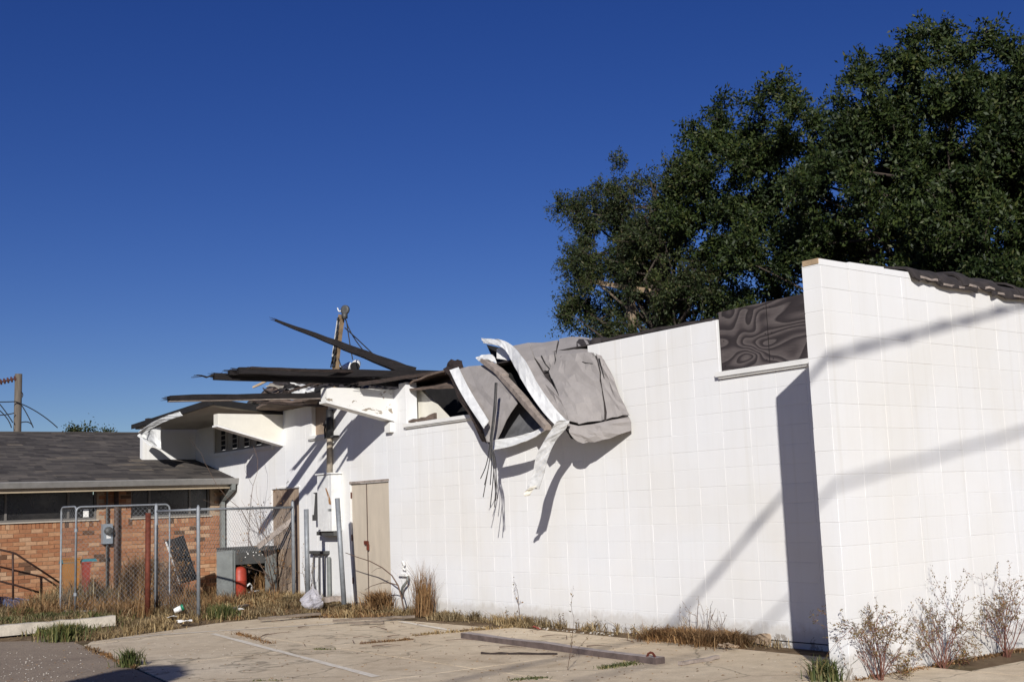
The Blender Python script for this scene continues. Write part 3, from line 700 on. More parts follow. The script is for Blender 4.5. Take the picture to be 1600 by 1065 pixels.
# floodlight heads on the broken roof
for k, (px, py, dx) in enumerate([(556, 570, 1), (541, 575, -.3)]):
    c = onY(px, py, .3); t_ = thing('floodlight', c, ['white floodlight can tipped to the right behind the mast', 'white floodlight can half hidden behind the charred joists beside the mast'][k], 'floodlight', 'floodlights on the broken roof'); S = Sub(t_)
    mb = MB(); ax = nrm(V(.6 * dx, -.5, -.35)); mb.lathe(c - ax * .12, [(.05, 0), (.07, .02), (.085, .2)], 14, axis=ax); S.part('lamp_housing', mb, METALW, smooth=True)
    mb = MB(); mb.lathe(c + ax * .081, [(.083, 0), (.086, .012)], 14, axis=ax); S.part('lens', mb, BLACKRUB)
    mb = MB(); mb.tube([c - ax * .1, c - ax * .16 + V(0, 0, -.05), c + V(-.1 * dx, .05, -.25)], .015, 6); S.part('swivel_arm', mb, GREYMET2)

# ------------------------------------------------------------------ brick house next door
bh = thing('brick_house', (-16.4, -4, 0), 'low red brick house with grey shingle roof and dark windows', 'house'); H = Sub(bh)
WX = -16.4; Y1 = -.03; Y0 = -9.0
w1l, w1r = onX(-200, 790, WX)[1], onX(152, 790, WX)[1]; w2l, w2r = onX(205, 790, WX)[1], onX(329, 790, WX)[1]
ZS = 1.62; ZH = 2.18; EZ = 2.26
hw = MB()
def hbox(y0, y1, z0, z1): hw.box(WX - .2, WX - .012, y0, y1, z0, z1)
hbox(Y0, Y1, -.3, ZS); hbox(Y0, Y1, ZH, EZ); hbox(Y0, w1l, ZS, ZH); hbox(w1r, w2l, ZS, ZH); hbox(w2r, Y1, ZS, ZH)
hw.box(WX - 10, WX - .2, Y0, Y0 + .2, -.3, EZ); hw.box(WX - 10, WX - .2, Y1 - .2, Y1, -.3, EZ); hw.box(WX - 10, WX - 9.8, Y0, Y1, -.3, EZ)
hwall = H.part('brick_wall', hw, CEMENT)
bl, bhh, bp, bc = .198, .0655, .207, .0745
bm = MB(); bm.box(-.05, 0, -bl / 2, bl / 2, -bhh / 2, bhh / 2); bmesh_ = bm.mesh('brick', BRICK)
bm = MB(); bm.box(-.05, 0, -bhh / 2, bhh / 2, -bl / 2 * .6, bl / 2 * .6); bmesh_r = bm.mesh('brick', BRICK)
bricks = []
row = 0; z = 0.0
while z + bc < ZS - .13:
    y = Y1 - (0 if row % 2 else bp / 2)
    while y - bl > Y0: bricks.append((y - bl / 2, z + bc / 2, 0)); y -= bp
    row += 1; z += bc
y = Y1
while y - bhh > Y0: bricks.append((y - bhh / 2, ZS - .07, 1)); y -= bc
for (a, b2) in ((w1r, w2l), (w2r, Y1)):
    z = ZS; row = 0
    while z + bc < ZH + .02:
        y = b2 - (0 if row % 2 else bp / 2)
        if row % 2 == 0 and b2 - a > .25: bricks.append((b2 - bp / 4 + .002, z + bc / 2, 2))
        while y - bl > a - .01: bricks.append((y - bl / 2, z + bc / 2, 0)); y -= bp
        row += 1; z += bc
bm = MB(); bm.box(-.05, 0, -bl / 4 + .003, bl / 4 - .003, -bhh / 2, bhh / 2); bmesh_h = bm.mesh('brick', BRICK)
bricks.sort(key=lambda b: (0 if (b[0] > -4.6 and b[1] > .5) else 1, -b[0])); fm = MB()
for k, (y, z, r) in enumerate(bricks):
    jit = random.uniform(-.004, .003)
    if k < 300:
        o = link('brick', (bmesh_, bmesh_r, bmesh_h)[r], hwall); o.location = (WX + jit + 16.4, y + 4 + random.uniform(-.003, .003), z + random.uniform(-.002, .002)); o.rotation_euler = (random.uniform(-.012, .012), 0, 0)
    elif y > -7.5:
        a, c = (bl / 2, bhh / 2) if r == 0 else (bhh / 2, bl * .3) if r == 1 else (bl / 4 - .003, bhh / 2)
        fm.box(WX - .05 + jit, WX + jit, y - a, y + a, z - c, z + c)
H.part('brick_course', fm, BRICK, parent=hwall, kind='stuff')
def hwin(y0, y1, mull, name='window'):
    f = MB(); x0, x1 = WX - .1, WX - .05
    f.box(x0, x1, y0, y1, ZS, ZS + .04); f.box(x0, x1, y0, y1, ZH - .04, ZH); f.box(x0, x1, y0, y0 + .04, ZS + .04, ZH - .04); f.box(x0, x1, y1 - .04, y1, ZS + .04, ZH - .04)
    fo = H.part(name, f, FRAMEM)
    ms_ = [y0 + .04] + mull + [y1 - .04]
    for a, c in zip(ms_[:-1], ms_[1:]):
        p = MB(); p.box(x0 + .02, x0 + .026, a + .02, c - .02, ZS + .04, ZH - .04); H.part('pane', p, GLASS, parent=fo)
    for a in mull:
        p = MB(); p.box(x0, x1 + .003, a - .02, a + .02, ZS + .04, ZH - .04); H.part('mullion', p, FRAMEM, parent=fo)
    p = MB(); p.box(WX - .1, WX + .035, y0 - .02, y1 + .02, ZS - .022, ZS - .001); H.part('window_sill', p, simple('pale_sill', (0.42, 0.38, 0.32), 0.8, var=.1), parent=fo)
    return fo
hwin(w1l, w1r, [onX(10, 790, WX)[1], onX(108, 790, WX)[1]]); f2 = hwin(w2l, w2r, [onX(235, 790, WX)[1], onX(298, 790, WX)[1]])
mb = MB(); a = onX(130, 806, WX - .04); mb.box(WX - .045, WX - .04, a[1], a[1] + .1, ZS + .05, ZS + .2); H.part('paper_notice', mb, PAPER)
# roof
EX, EZ0 = -15.85, 2.315; SL = .232; RX = -21.45
def rz(x): return EZ0 + SL * (EX - x)
rf = MB(); rf.hexa([(EX, Y0 - .5, rz(EX) - .08), (EX, -.012, rz(EX) - .08), (RX, -.012, rz(RX) - .08), (RX, Y0 - .5, rz(RX) - .08)], [(EX, Y0 - .5, rz(EX)), (EX, -.012, rz(EX)), (RX, -.012, rz(RX)), (RX, Y0 - .5, rz(RX))])
rf.hexa([(RX, Y0 - .5, rz(RX) - .08), (RX, -.012, rz(RX) - .08), (RX - 5.6, -.012, rz(EX) - .08), (RX - 5.6, Y0 - .5, rz(EX) - .08)], [(RX, Y0 - .5, rz(RX)), (RX, -.012, rz(RX)), (RX - 5.6, -.012, rz(EX)), (RX - 5.6, Y0 - .5, rz(EX))])
roof = H.part('roof', rf, SHINGLE)
sm = MB(); rg = np.random.default_rng(9); x = EX + .03; k = 0; ct = math.sqrt(1 + SL * SL)
while x - .14 > RX:
    y = -.02 - rg.uniform(0, .3)
    y_ = -.015
    while y_ > -8.2:
        l_ = rg.choice([.16, .22, .31, .31, .47]); x0 = x + rg.uniform(-.006, .01); x1 = x - .17; th = rg.uniform(.007, .013)
        if rg.random() > .012:
            ya, yb = y_, y_ - l_ + .006
            sm.hexa([(x0, yb, rz(x0) + .001), (x0, ya, rz(x0) + .001), (x1, ya, rz(x1) + .001), (x1, yb, rz(x1) + .001)], [(x0, yb, rz(x0) + th), (x0, ya, rz(x0) + th), (x1, ya, rz(x1) + .003), (x1, yb, rz(x1) + .003)])
        y_ -= l_
    x -= .14; k += 1
H.part('shingle', sm, SHINGLE, parent=roof, kind='stuff')
mb = MB(); mb.box(RX - .15, RX + .15, -8.2, -.02, rz(RX) - .02, rz(RX) + .012); H.part('ridge_cap', mb, SHINGLE, parent=roof)
mb = MB(); mb.prism([(EX - .005, 0, 2.31), (EX + .115, 0, 2.325), (EX + .12, 0, 2.31), (EX + .085, 0, 2.21), (EX - .005, 0, 2.195)], (0, -9.4, 0)); mb.v = [(x_, y_ - .0, z_) for x_, y_, z_ in mb.v]; H.part('gutter', mb, GUTTER)
mb = MB(); mb.box(EX - .03, EX - .008, Y0 - .4, -.02, 2.13, 2.23); mb.box(WX, EX - .03, Y0 - .4, -.02, 2.185, 2.2); H.part('eave_board', mb, EAVE)
mb = MB(); dpx = -16.33
mb.bar((EX + .05, -.10, 2.22), (EX + .03, -.10, 2.10), .08, .10); mb.bar((EX + .03, -.10, 2.12), (dpx, -.10, 1.92), .08, .10); mb.bar((dpx, -.10, 1.96), (dpx, -.10, .1), .08, .09, up=(1, 0, 0)); H.part('downspout', mb, GREYMET)
# meter, conduits and the power service on the brick
a = onX(168, 833, WX + .1); mb = MB(); mb.box(WX + .005, WX + .13, a[1] - .09, a[1] + .09, a[2] - .19, a[2] + .18); mt = H.part('electric_meter', mb, METER)
mb = MB(); mb.lathe((WX + .131, a[1], a[2] + .05), [(.075, 0), (.075, .06), (.06, .085)], 14, axis=(1, 0, 0)); H.part('meter_glass', mb, GREYMET2, parent=mt, smooth=True)
mb = MB(); mb.box(WX + .131, WX + .134, a[1] - .03, a[1] + .05, a[2] - .09, a[2] - .03); H.part('meter_label', mb, PAPER, parent=mt)
mb = MB(); mb.tube([(WX + .06, a[1], a[2] + .18), (WX + .06, a[1], 2.18)], .022, 7); mb.tube([(WX + .06, a[1], a[2] - .19), (WX + .06, a[1], .3)], .018, 7); H.part('conduit', mb, GREYMET2)
b_ = onX(182, 833, WX + .08); mb = MB(); mb.tube([(WX + .07, b_[1], 2.18), (WX + .07, b_[1], .1)], .045, 8); H.part('vent_pipe', mb, simple('brown_pipe', (0.075, 0.05, 0.04), 0.7, var=.4, scale=9), smooth=True)
mb = MB(); mb.box(-23.0, -22.8, .70, .93, 3.2, 4.09); H.part('chimney', mb, DARKMEMB)

# ------------------------------------------------------------------ torn roofing folded over the long wall
tr = thing('torn_roofing', (-6.0, -.3, 2.4), 'crumpled grey roof covering with white metal edges folded down over the long wall', 'roof debris'); T = Sub(tr)
def lay(x, d):      # lifted at its left edge, lying against the wall at its right
    return d * min(.74, max(.12, .74 - (x - 888) / 97 * .62)) if d < 0 else d
def net(rows): return [[onY(x, y, lay(x, d)) for x, y, d in r] for r in rows]
def sheet(rows, name='membrane_sheet', mat=MEMB, th=.02, sub=4, amp=.012, seed=0, label=None):
    P = np.array(net(rows))
    if seed:
        rq = np.random.default_rng(500 + seed)
        for ax in (0, 1):
            P = np.swapaxes(P, 0, ax); Q = [P[0]]
            for k in range(len(P) - 1):
                f = rq.uniform(.35, .65); Q += [P[k] * (1 - f) + P[k + 1] * f, P[k + 1]]
            P = np.swapaxes(np.array(Q), 0, ax)
        J = rq.uniform(-1, 1, P.shape[:2]) * .013; J[0] = 0
        P[..., 1] += J; P[1:-1, 1:-1] += rq.normal(0, .007, P[1:-1, 1:-1].shape)
        P[-1] += rq.normal(0, .008, P[-1].shape)
    mb = MB(); mb.patch(P, min(th, .009), 1 if seed else sub, 0.0 if seed else amp, seed=seed); return T.part(name, mb, mat, smooth=False, label=label)
# dark backing so the gaps between the pieces read dark
sheet([[(806, 544, .12), (835, 537, .22), (868, 533, .3), (900, 529, .34), (931, 532, .3)], [(818, 566, -.2), (850, 563, -.06), (880, 557, -.01), (905, 553, -.02), (939, 557, .0)],
       [(842, 603, -.45), (865, 605, -.3), (885, 600, -.25), (920, 602, -.2), (955, 601, -.15)], [(864, 638, -.6), (880, 640, -.5), (905, 640, -.45), (935, 635, -.4), (972, 641, -.35)],
       [(892, 684, -.66), (903, 687, -.65), (918, 690, -.64), (948, 684, -.6), (980, 671, -.55)]], 'dark_backing', DARKMEMB, .02, 3, .0)
# near left flap beside the white edge
sheet([[(801, 540, .1), (826, 535, .2), (852, 540, .2)], [(816, 565, -.26), (836, 562, -.15), (846, 582, -.16)], [(838, 602, -.52), (852, 600, -.42), (862, 600, -.4)], [(862, 637, -.68), (872, 634, -.6), (878, 628, -.57)], [(880, 662, -.74), (886, 660, -.7), (889, 655, -.68)]], seed=1, amp=.005)
# upper middle flap
sheet([[(829, 535, .21), (848, 535, .25), (872, 531, .32)], [(836, 558, -.13), (852, 555, -.07), (868, 553, -.03)], [(849, 580, -.2), (856, 578, -.18), (863, 574, -.16)]], seed=2, amp=.015)
# big middle sheet
sheet([[(874, 529, .3), (890, 526, .37), (908, 526, .4), (921, 528, .38)], [(869, 552, -.06), (888, 552, -.08), (910, 550, -.07), (929, 553, -.06)], [(858, 580, -.24), (882, 582, -.22), (912, 582, -.22), (936, 582, -.2)],
       [(868, 608, -.42), (892, 606, -.38), (918, 606, -.34), (939, 606, -.32)], [(880, 632, -.58), (900, 630, -.52), (924, 628, -.46), (943, 630, -.43)], [(891, 657, -.7), (906, 661, -.66), (928, 658, -.6), (946, 655, -.55)]], seed=4, amp=.008, label='largest grey sheet with wrinkles and splits')
# right strip
sheet([[(922, 528, .37), (930, 529, .36), (934, 533, .33)], [(931, 553, -.05), (938, 556, -.03), (944, 562, -.02)], [(938, 582, -.19), (948, 584, -.17), (958, 590, -.16)], [(941, 606, -.31), (954, 608, -.28), (967, 613, -.27)], [(945, 630, -.42), (960, 631, -.4), (976, 634, -.39)], [(949, 654, -.55), (965, 651, -.53), (981, 648, -.5)]], seed=5, amp=.006)
# bottom flap
sheet([[(886, 661, -.73), (904, 665, -.7), (928, 662, -.65), (950, 657, -.61), (982, 651, -.55)], [(890, 675, -.76), (908, 678, -.73), (930, 675, -.69), (952, 671, -.65), (985, 659, -.58)], [(897, 686, -.74), (910, 692, -.72), (930, 690, -.68), (953, 684, -.63), (985, 672, -.56)]], seed=6, amp=.006)
# black splits where the covering has broken
for pts in ([(846, 586, -.17), (858, 579, -.17), (868, 572, -.13), (877, 556, -.05)], [(866, 574, -.14), (868, 562, -.09), (866, 550, -.04)], [(858, 582, -.2), (866, 600, -.33), (874, 620, -.46), (884, 642, -.56), (892, 656, -.63)],
            [(903, 562, -.06), (914, 567, -.08), (926, 568, -.08)], [(846, 556, -.07), (852, 568, -.12), (861, 578, -.17)], [(879, 585, -.2), (884, 600, -.28), (882, 612, -.34)], [(936, 560, -.03), (940, 575, -.1), (944, 590, -.16)]):
    mb = MB(); mb.tube([onY(x, y, lay(x, d) - .03) for x, y, d in pts], .011, 4, .004); T.part('split_seam', mb, DARK)
# left inner sheet, tilted into the shade
sheet([[(708, 579, -.05), (732, 572, .02), (757, 570, .02), (778, 573, -.02)], [(722, 610, -.3), (745, 604, -.22), (772, 598, -.24), (800, 600, -.28)], [(738, 638, -.46), (757, 633, -.38), (780, 630, -.4), (808, 629, -.42)], [(750, 660, -.6), (761, 657, -.55), (774, 654, -.54), (791, 656, -.54)], [(760, 690, -.68), (766, 690, -.66), (771, 690, -.66), (775, 691, -.66)]], seed=7, amp=.006, label='smaller grey sheet sloping into shade')
sheet([[(770, 640, -.15), (800, 628, -.1), (815, 634, -.1)], [(766, 668, -.25), (800, 655, -.2), (838, 652, -.2)], [(764, 694, -.45), (806, 684, -.38), (853, 667, -.34)]], 'cavity_shade', simple('cavity_shade_grey', (0.10, 0.10, 0.105), .8, var=.4, scale=5), .02, 3, .01, seed=0)  # shade of the open cavity put into this sheet's dark bluish colour
# black sheet standing for the shade in the hollow between the two
sheet([[(760, 538, .3), (790, 545, .35), (818, 565, .2)], [(770, 560, .3), (806, 580, .3), (838, 604, .0)], [(790, 590, .1), (830, 620, -.05), (862, 640, -.3)], [(820, 630, -.25), (846, 652, -.4), (882, 664, -.55)]], 'hollow_shade', DARK, .03, 3, .01, seed=9)
def strip(pts, wd, name, mat, th=.012, label=None, twist=0, seed=0):
    """metal strip given by its two edges"""
    mb = MB(); mb.patch([[onY(x, y, d) for x, y, d in a] for a in pts], th, 4, .013, seed=seed); return T.part(name, mb, mat, label=label)
strip([[(752, 528, .15), (778, 530, .05), (801, 540, -.05), (818, 562, -.3), (842, 602, -.44), (866, 636, -.56), (889, 660, -.63)], [(754, 535, .1), (780, 541, -.02), (792, 550, -.1), (803, 572, -.26), (825, 610, -.5), (849, 644, -.62), (870, 666, -.69)]], .1, 'metal_edge', METALW, label='bent white metal roof edge', seed=2)
strip([[(890, 657, -.62), (883, 670, -.64), (867, 690, -.67), (857, 714, -.71), (850, 738, -.75), (842, 764, -.79)], [(872, 656, -.7), (861, 670, -.72), (849, 690, -.75), (838, 714, -.79), (832, 738, -.83), (824, 762, -.86)]], .1, 'hanging_gutter', simple('dented_gutter_metal', (0.50, 0.495, 0.48), 0.5, var=.3, scale=11, bmp=.4), label='torn white gutter piece hanging down', seed=4)
strip([[(838, 760, -.86), (832, 766, -.86), (828, 774, -.86)], [(827, 762, -.9), (820, 768, -.9), (820, 775, -.9)]], .1, 'gutter_end', CREAM)
strip([[(703, 579, -.1), (717, 608, -.3), (735, 638, -.48), (757, 670, -.62)], [(717, 574, -.02), (731, 603, -.22), (748, 632, -.4), (764, 657, -.54)]], .1, 'metal_edge', METALW, seed=6)
strip([[(766, 688, -.52), (800, 682, -.50), (828, 675, -.48), (853, 665, -.45)], [(768, 703, -.54), (800, 696, -.54), (830, 685, -.51), (853, 670, -.47)]], .1, 'metal_edge', METALW, seed=7)
mb = MB(); mb.bar(onY(776, 578, -.1), onY(856, 667, -.6), .10, .07, wob=.02, seg=5); T.part('joist', mb, GREYWOOD)
mb = MB(); mb.bar(onY(757, 562, .0), onY(790, 588, -.15), .12, .06, wob=.03, seg=3); T.part('joist', mb, GREYWOOD)
mb = MB(); mb.patch(net([[(745, 560, .05), (756, 553, .05), (770, 556, .1)], [(748, 564, -.05), (760, 560, -.06), (776, 566, .0)]]), .015, 4, .02, seed=21); T.part('curled_flashing', mb, METALW)
mb = MB(); mb.patch(net([[(776, 545, .12), (786, 541, .15), (794, 546, .15)], [(776, 560, .1), (790, 562, .08), (803, 566, .05)]]), .02, 3, .0); T.part('trim_board', mb, WHITE2)
mb = MB(); mb.patch(net([[(693, 575, .1), (698, 564, .15), (722, 566, .2)], [(700, 586, -.05), (706, 578, -.02), (724, 574, .05)], [(718, 622, -.3), (724, 618, -.3), (732, 612, -.25)], [(740, 660, -.45), (748, 658, -.5), (750, 650, -.5)], [(752, 690, -.3), (760, 692, -.4), (764, 680, -.5)]]), .03, 3, .03, seed=22); T.part('burnt_fascia', mb, CHARB)
mb = MB(); mb.lathe(onY(925, 540, .1), [(.08, 0), (.1, .03), (.1, .2), (.06, .22)], 10, axis=(.3, 1, .1)); T.part('pipe_boot', mb, DARKMEMB, smooth=True)

# cables dangling from the hole
cbt = thing('cable_bundle', onY(770, 600, -.7), 'bundle of stripped cables dangling in front of the torn roofing', 'cables'); S = Sub(cbt)
for k, (ex_, ey, mx) in enumerate([(751, 747, 760), (757, 757, 764), (766, 757, 768), (755, 776, 764), (766, 792, 772), (775, 782, 771), (773, 792, 775), (777, 779, 774)]):
    P = [onY(774 + (k % 3) * 1.2, 598, -.55), onY(771 + k * .4, 640, -.62), onY(766 + (k % 4), 690, -.66), onY(mx, 725, -.66), onY(ex_, ey, -.62)]
    out = []
    for q in range(len(P) - 1):
        p0, p1, p2, p3 = P[max(q - 1, 0)], P[q], P[q + 1], P[min(q + 2, 4)]
        for u in (0, .25, .5, .75): out.append(.5 * (2 * p1 + (p2 - p0) * u + (2 * p0 - 5 * p1 + 4 * p2 - p3) * u * u + (3 * p1 - p0 - 3 * p2 + p3) * u ** 3))
    out.append(P[-1]); mb = MB(); mb.tube(out, .0065, 5); S.part('cable', mb, GREYCAB if k % 2 else BLACKRUB, smooth=True)
mb = MB(); mb.tube([onY(775, 598, -.53), onY(773, 640, -.6), onY(767, 688, -.64)], .02, 7); S.part('cable_sheath', mb, GREYCAB, smooth=True)

# ------------------------------------------------------------------ charred timbers
def beam(p, q, wd, ht, label, mat=CHAR, w2=None, h2=None, seg=10, wob=.02, name='charred_beam', group=None, up=(0, 0, 1), under=None):
    mb = MB(); mb.bar(p, q, wd, ht, up, w2, h2, seg=seg, wob=wob)
    mats = [mat]
    if under is not None:
        d = V(0, 0, -1); P = V(*p) + d * (ht / 2 + .006); Q = V(*q) + d * ((h2 or ht) / 2 + .006); mb.bar(P, Q, wd * .9, .012, up, (w2 or wd) * .9, mi=1, seg=seg); mats.append(under)
    rq = np.random.default_rng(len(label) * 7 + int(abs(p[1] * 100)))
    for e, o, w_, h_ in ((V(*p), V(*q), wd, ht), (V(*q), V(*p), w2 or wd, h2 or ht)):
        d = nrm(e - o); sd_ = nrm(np.cross(d, V(*up)))
        for k in range(6):
            c = e + sd_ * rq.uniform(-.45, .45) * w_ + V(0, 0, rq.uniform(-.4, .4) * h_); mb.bar(c - d * .12, c + d * rq.uniform(.02, .12) + rq.normal(0, .012, 3), w_ * .22, h_ * .22, up, .004, .004)
    for k in range(int(np.linalg.norm(V(*q) - V(*p)) * 4)):      # slivers lifting off the charred faces
        t_ = rq.uniform(.05, .9); c = V(*p) * (1 - t_) + V(*q) * t_; d = nrm(V(*q) - V(*p)); ww = (wd + ((w2 or wd) - wd) * t_) / 2; hh = (ht + ((h2 or ht) - ht) * t_) / 2
        sd_ = nrm(np.cross(d, V(*up))); c = c + sd_ * ww * rq.choice([-1, 1]) * .9 + V(0, 0, hh * rq.uniform(-.9, 1.0)); mb.bar(c, c + d * rq.uniform(.1, .35) + V(0, 0, rq.uniform(-.01, .035)), .02, .014, up, .004, .004)
    return at_base(mb, name, mats, label, 'beam', group)
G_ = 'charred roof timbers'
beam(onX(264, 622, -11.2), (-11.0, .35, 3.52), .17, .085, 'long charred joist jutting left above the eave bracket, lowest of the timbers', group=G_, under=GREYWOOD)
beam(onX(372, 579, -9.9), onX(700, 586, -9.3), .12, .10, 'thick charred joist lying level at the top of the timber stack', group=G_, h2=.12)
beam(onX(334, 588, -10.2), onX(690, 600, -9.6), .12, .09, 'charred joist with a splintered left tip, just under the thick one', group=G_, w2=.1, h2=.12)
beam(onX(358, 581, -10.05), onX(560, 590, -9.95), .09, .08, 'short charred lath between the two level joists', group=G_)
beam(onX(307, 587.5, -10.2), onX(340, 587, -10.2), .015, .012, 'thin splinter sticking out of the left joist tip', group=G_, w2=.06, h2=.04, seg=4, wob=.06)
beam(onX(430, 500, -10.5), onX(646, 583, -9.9), .04, .035, 'charred rafter rising to the left across the mast', group=G_, w2=.16, h2=.17, seg=14)
beam(onX(392, 575, -9.2), onX(610, 583, -9.7), .05, .035, 'thin board lying crookedly along the top of the timber stack', mat=CHARB, group=G_)
beam(onX(452, 612, -10.6), onX(520, 588, -10.1), .07, .03, 'short burnt board slanting between the lowest joist and the stack', mat=CHARB, group=G_)
beam(onX(400, 628, -11.6), onX(505, 634, -11.4), .12, .03, 'flat burnt board hanging under the lowest joist', mat=CHARB, group=G_)
beam(onX(560, 600, -9.6), onX(735, 575, -8.9), .12, .05, 'burnt board sloping down to the left by the broken window', mat=CHARB, group=G_)
# heap of burnt roofing behind the bracket
hp = thing('roof_rubble', (-12.2, .6, 3.45), 'heap of burnt roofing felt and boards on the collapsed roof', 'rubble'); S = Sub(hp)
rg = np.random.default_rng(14)
for k in range(84):
    px = rg.uniform(405, 640) if k < 40 else rg.uniform(395, 520); py = rg.uniform(592, 632) if px < 515 else rg.uniform(588, 601)
    if px < 440: py = max(py, 640 - (px - 385) * .8)
    Yd = rg.uniform(.15, 1.2) if px > 515 else rg.uniform(-.5, .4); c = onY(px, py, Yd)
    L_ = rg.uniform(.12, .42); W_ = rg.uniform(.05, .2); a = rg.uniform(0, PI)
    d1_ = V(math.cos(a), math.sin(a), rg.uniform(-.35, .35)); d2_ = nrm(np.cross(d1_, V(rg.uniform(-.6, .6), rg.uniform(-.6, .6), 1)))
    mb = MB(); mb.patch([[c - d1_ * L_ / 2 - d2_ * W_ / 2 + V(0, 0, rg.uniform(-.05, .05)), c - d2_ * W_ / 2, c + d1_ * L_ / 2 - d2_ * W_ / 2 + V(0, 0, rg.uniform(-.05, .05))], [c - d1_ * L_ / 2 + d2_ * W_ / 2, c + d2_ * W_ / 2 + V(0, 0, rg.uniform(-.04, .06)), c + d1_ * L_ / 2 + d2_ * W_ / 2]], .02, 3, .02, seed=k)
    S.part('roofing_scrap', mb, [DARKMEMB, CHARB, DARKMEMB, SOOTB, DARK, DARKMEMB, DARK, PAPER if k % 3 == 1 else SOFFIT][k % 8])
mb = MB(); mb.patch([[onY(448, 607, -.35), onY(470, 606, -.4), onY(490, 604, -.35)], [onY(455, 615, -.38), onY(472, 614, -.42), onY(488, 610, -.38)]], .015, 4, .03, seed=77); S.part('roofing_scrap', mb, METALW)
mb = MB(); mb.patch([[onY(395, 632, .2), onY(440, 590, .7), onY(520, 588, 1.2), onY(650, 586, 1.2)], [onY(400, 636, .0), onY(440, 622, .3), onY(520, 618, .6), onY(650, 606, .7)]], .04, 4, .03, seed=78); S.part('roof_slab', mb, DARKMEMB)
mb = MB(); mb.bar(onY(395, 605, .6), onY(425, 590, .9), .05, .04, wob=.04, seg=3); S.part('lath', mb, OLDWOOD)

# ------------------------------------------------------------------ fence, gates, posts
def mesh_panel(p0, p1, z0, z1, pitch=.055, r=.0017):
    """woven wire between two points on the ground plan"""
    mb = MB(); p0 = V(*p0[:2], 0); p1 = V(*p1[:2], 0); L_ = np.linalg.norm(p1 - p0); d = (p1 - p0) / L_; Hh = z1 - z0
    def P(u, z): return p0 + d * u + V(0, 0, z)
    for sgn in (1, -1):
        u = -Hh if sgn > 0 else 0.0; end = L_ if sgn > 0 else L_ + Hh
        while u < end:
            a, b_ = u, u + sgn * Hh; za, zb = z0, z1
            if sgn > 0:
                if a < 0: za = z0 - a; a = 0
                if b_ > L_: zb = z1 - (b_ - L_); b_ = L_
            else:
                if a > L_: za = z0 + (a - L_); a = L_
                if b_ < 0: zb = z1 + b_; b_ = 0
            if zb - za > .02: mb.tube([P(a, za), P(b_, zb)], r, 3, cap=False)
            u += pitch * 1.414
    return mb
def gate(p0, p1, z0, z1, label, group):
    t_ = thing('metal_gate', (*p0[:2], z0), label, 'gate', group); S = Sub(t_)
    P0 = V(*p0[:2], 0); P1 = V(*p1[:2], 0); d = nrm(P1 - P0); L_ = np.linalg.norm(P1 - P0); rr = min(.08, L_ * .3)
    pts = [P0 + V(0, 0, z0)]
    for k in range(6):
        a = PI - k / 5 * PI / 2; pts.append(P0 + d * (rr + rr * math.cos(a)) + V(0, 0, z1 - rr + rr * math.sin(a)))
    for k in range(6):
        a = PI / 2 - k / 5 * PI / 2; pts.append(P0 + d * (L_ - rr + rr * math.cos(a)) + V(0, 0, z1 - rr + rr * math.sin(a)))
    pts.append(P1 + V(0, 0, z0)); pts.append(P0 + V(0, 0, z0))
    mb = MB(); mb.tube(pts, .017, 8); S.part('gate_frame', mb, GALV, smooth=True)
    mb = mesh_panel(P0 + d * .03, P1 - d * .03, z0 + .02, z1 - .03); S.part('chain_link', mb, GALV, kind='stuff')
    for zz in (z0 + .25, z1 - .4):
        mb = MB(); mb.lathe(P0 + V(0, 0, zz), [(.03, 0), (.03, .05)], 8); S.part('hinge', mb, GALV)
g0 = onX(119, 800, -13.3); g1 = onX(265, 800, -13.3); gate(g0, g1, .16, 1.82, 'wide galvanised gate with rounded corners and chain link, standing before the brick wall', 'gates')
ga = onX(96, 800, -13.9); gate(g0 + V(-.05, .02, 0), ga, .16, 1.83, 'narrow folded galvanised gate left of the wide gate', 'gates')
p243 = onX(244, 880, -12.4)
fp = [p243, onX(310, 880, -11.3), V(-13.15, -.12, 0)]
fn = thing('chain_link_fence', (fp[1][0], fp[1][1], .1), 'chain link fence with steel rail running back to the white wall', 'fence'); S = Sub(fn)
for q, zt in zip(fp, (1.78, 1.72, 1.78)):
    mb = MB(); mb.lathe((q[0], q[1], -.1), [(.03, 0), (.03, zt + .1), (.012, zt + .15)], 10); S.part('post', mb, GALV, smooth=True)
for a, b_ in zip(fp[:-1], fp[1:]):
    mb = MB(); mb.tube([(a[0], a[1], 1.70), (b_[0], b_[1], 1.70)], .02, 8); S.part('rail', mb, GALV, smooth=True)
    mb = mesh_panel(a, b_, .1 if b_ is not fp[2] else .98, 1.69); S.part('chain_link', mb, GALV, kind='stuff')
q = onZ(230.5, 966, .06); mb = MB(); tz = 1.70; mb.tube([(q[0], q[1], -.1), onX(231.5, 801, q[0])], .042, 10); at_base(mb, 'fence_post', RUST, 'rust red steel post standing alone in front of the gate', 'post', smooth=True)
for (x0, y0, x1, y1, Yd, lab) in [(481, 928, 478.5, 795, -.75, 'grey steel post beside the plastic bag'), (537, 934, 527, 778, -.6, 'grey steel post leaning left in front of the electrical cabinet')]:
    a = onY(x0, y0, Yd); b_ = onY(x1, y1, Yd); a = a - (b_ - a) * .06; mb = MB(); mb.tube([a, b_], .04, 10); at_base(mb, 'guard_post', GALV, lab, 'post', 'guard posts by the cabinet', smooth=True)
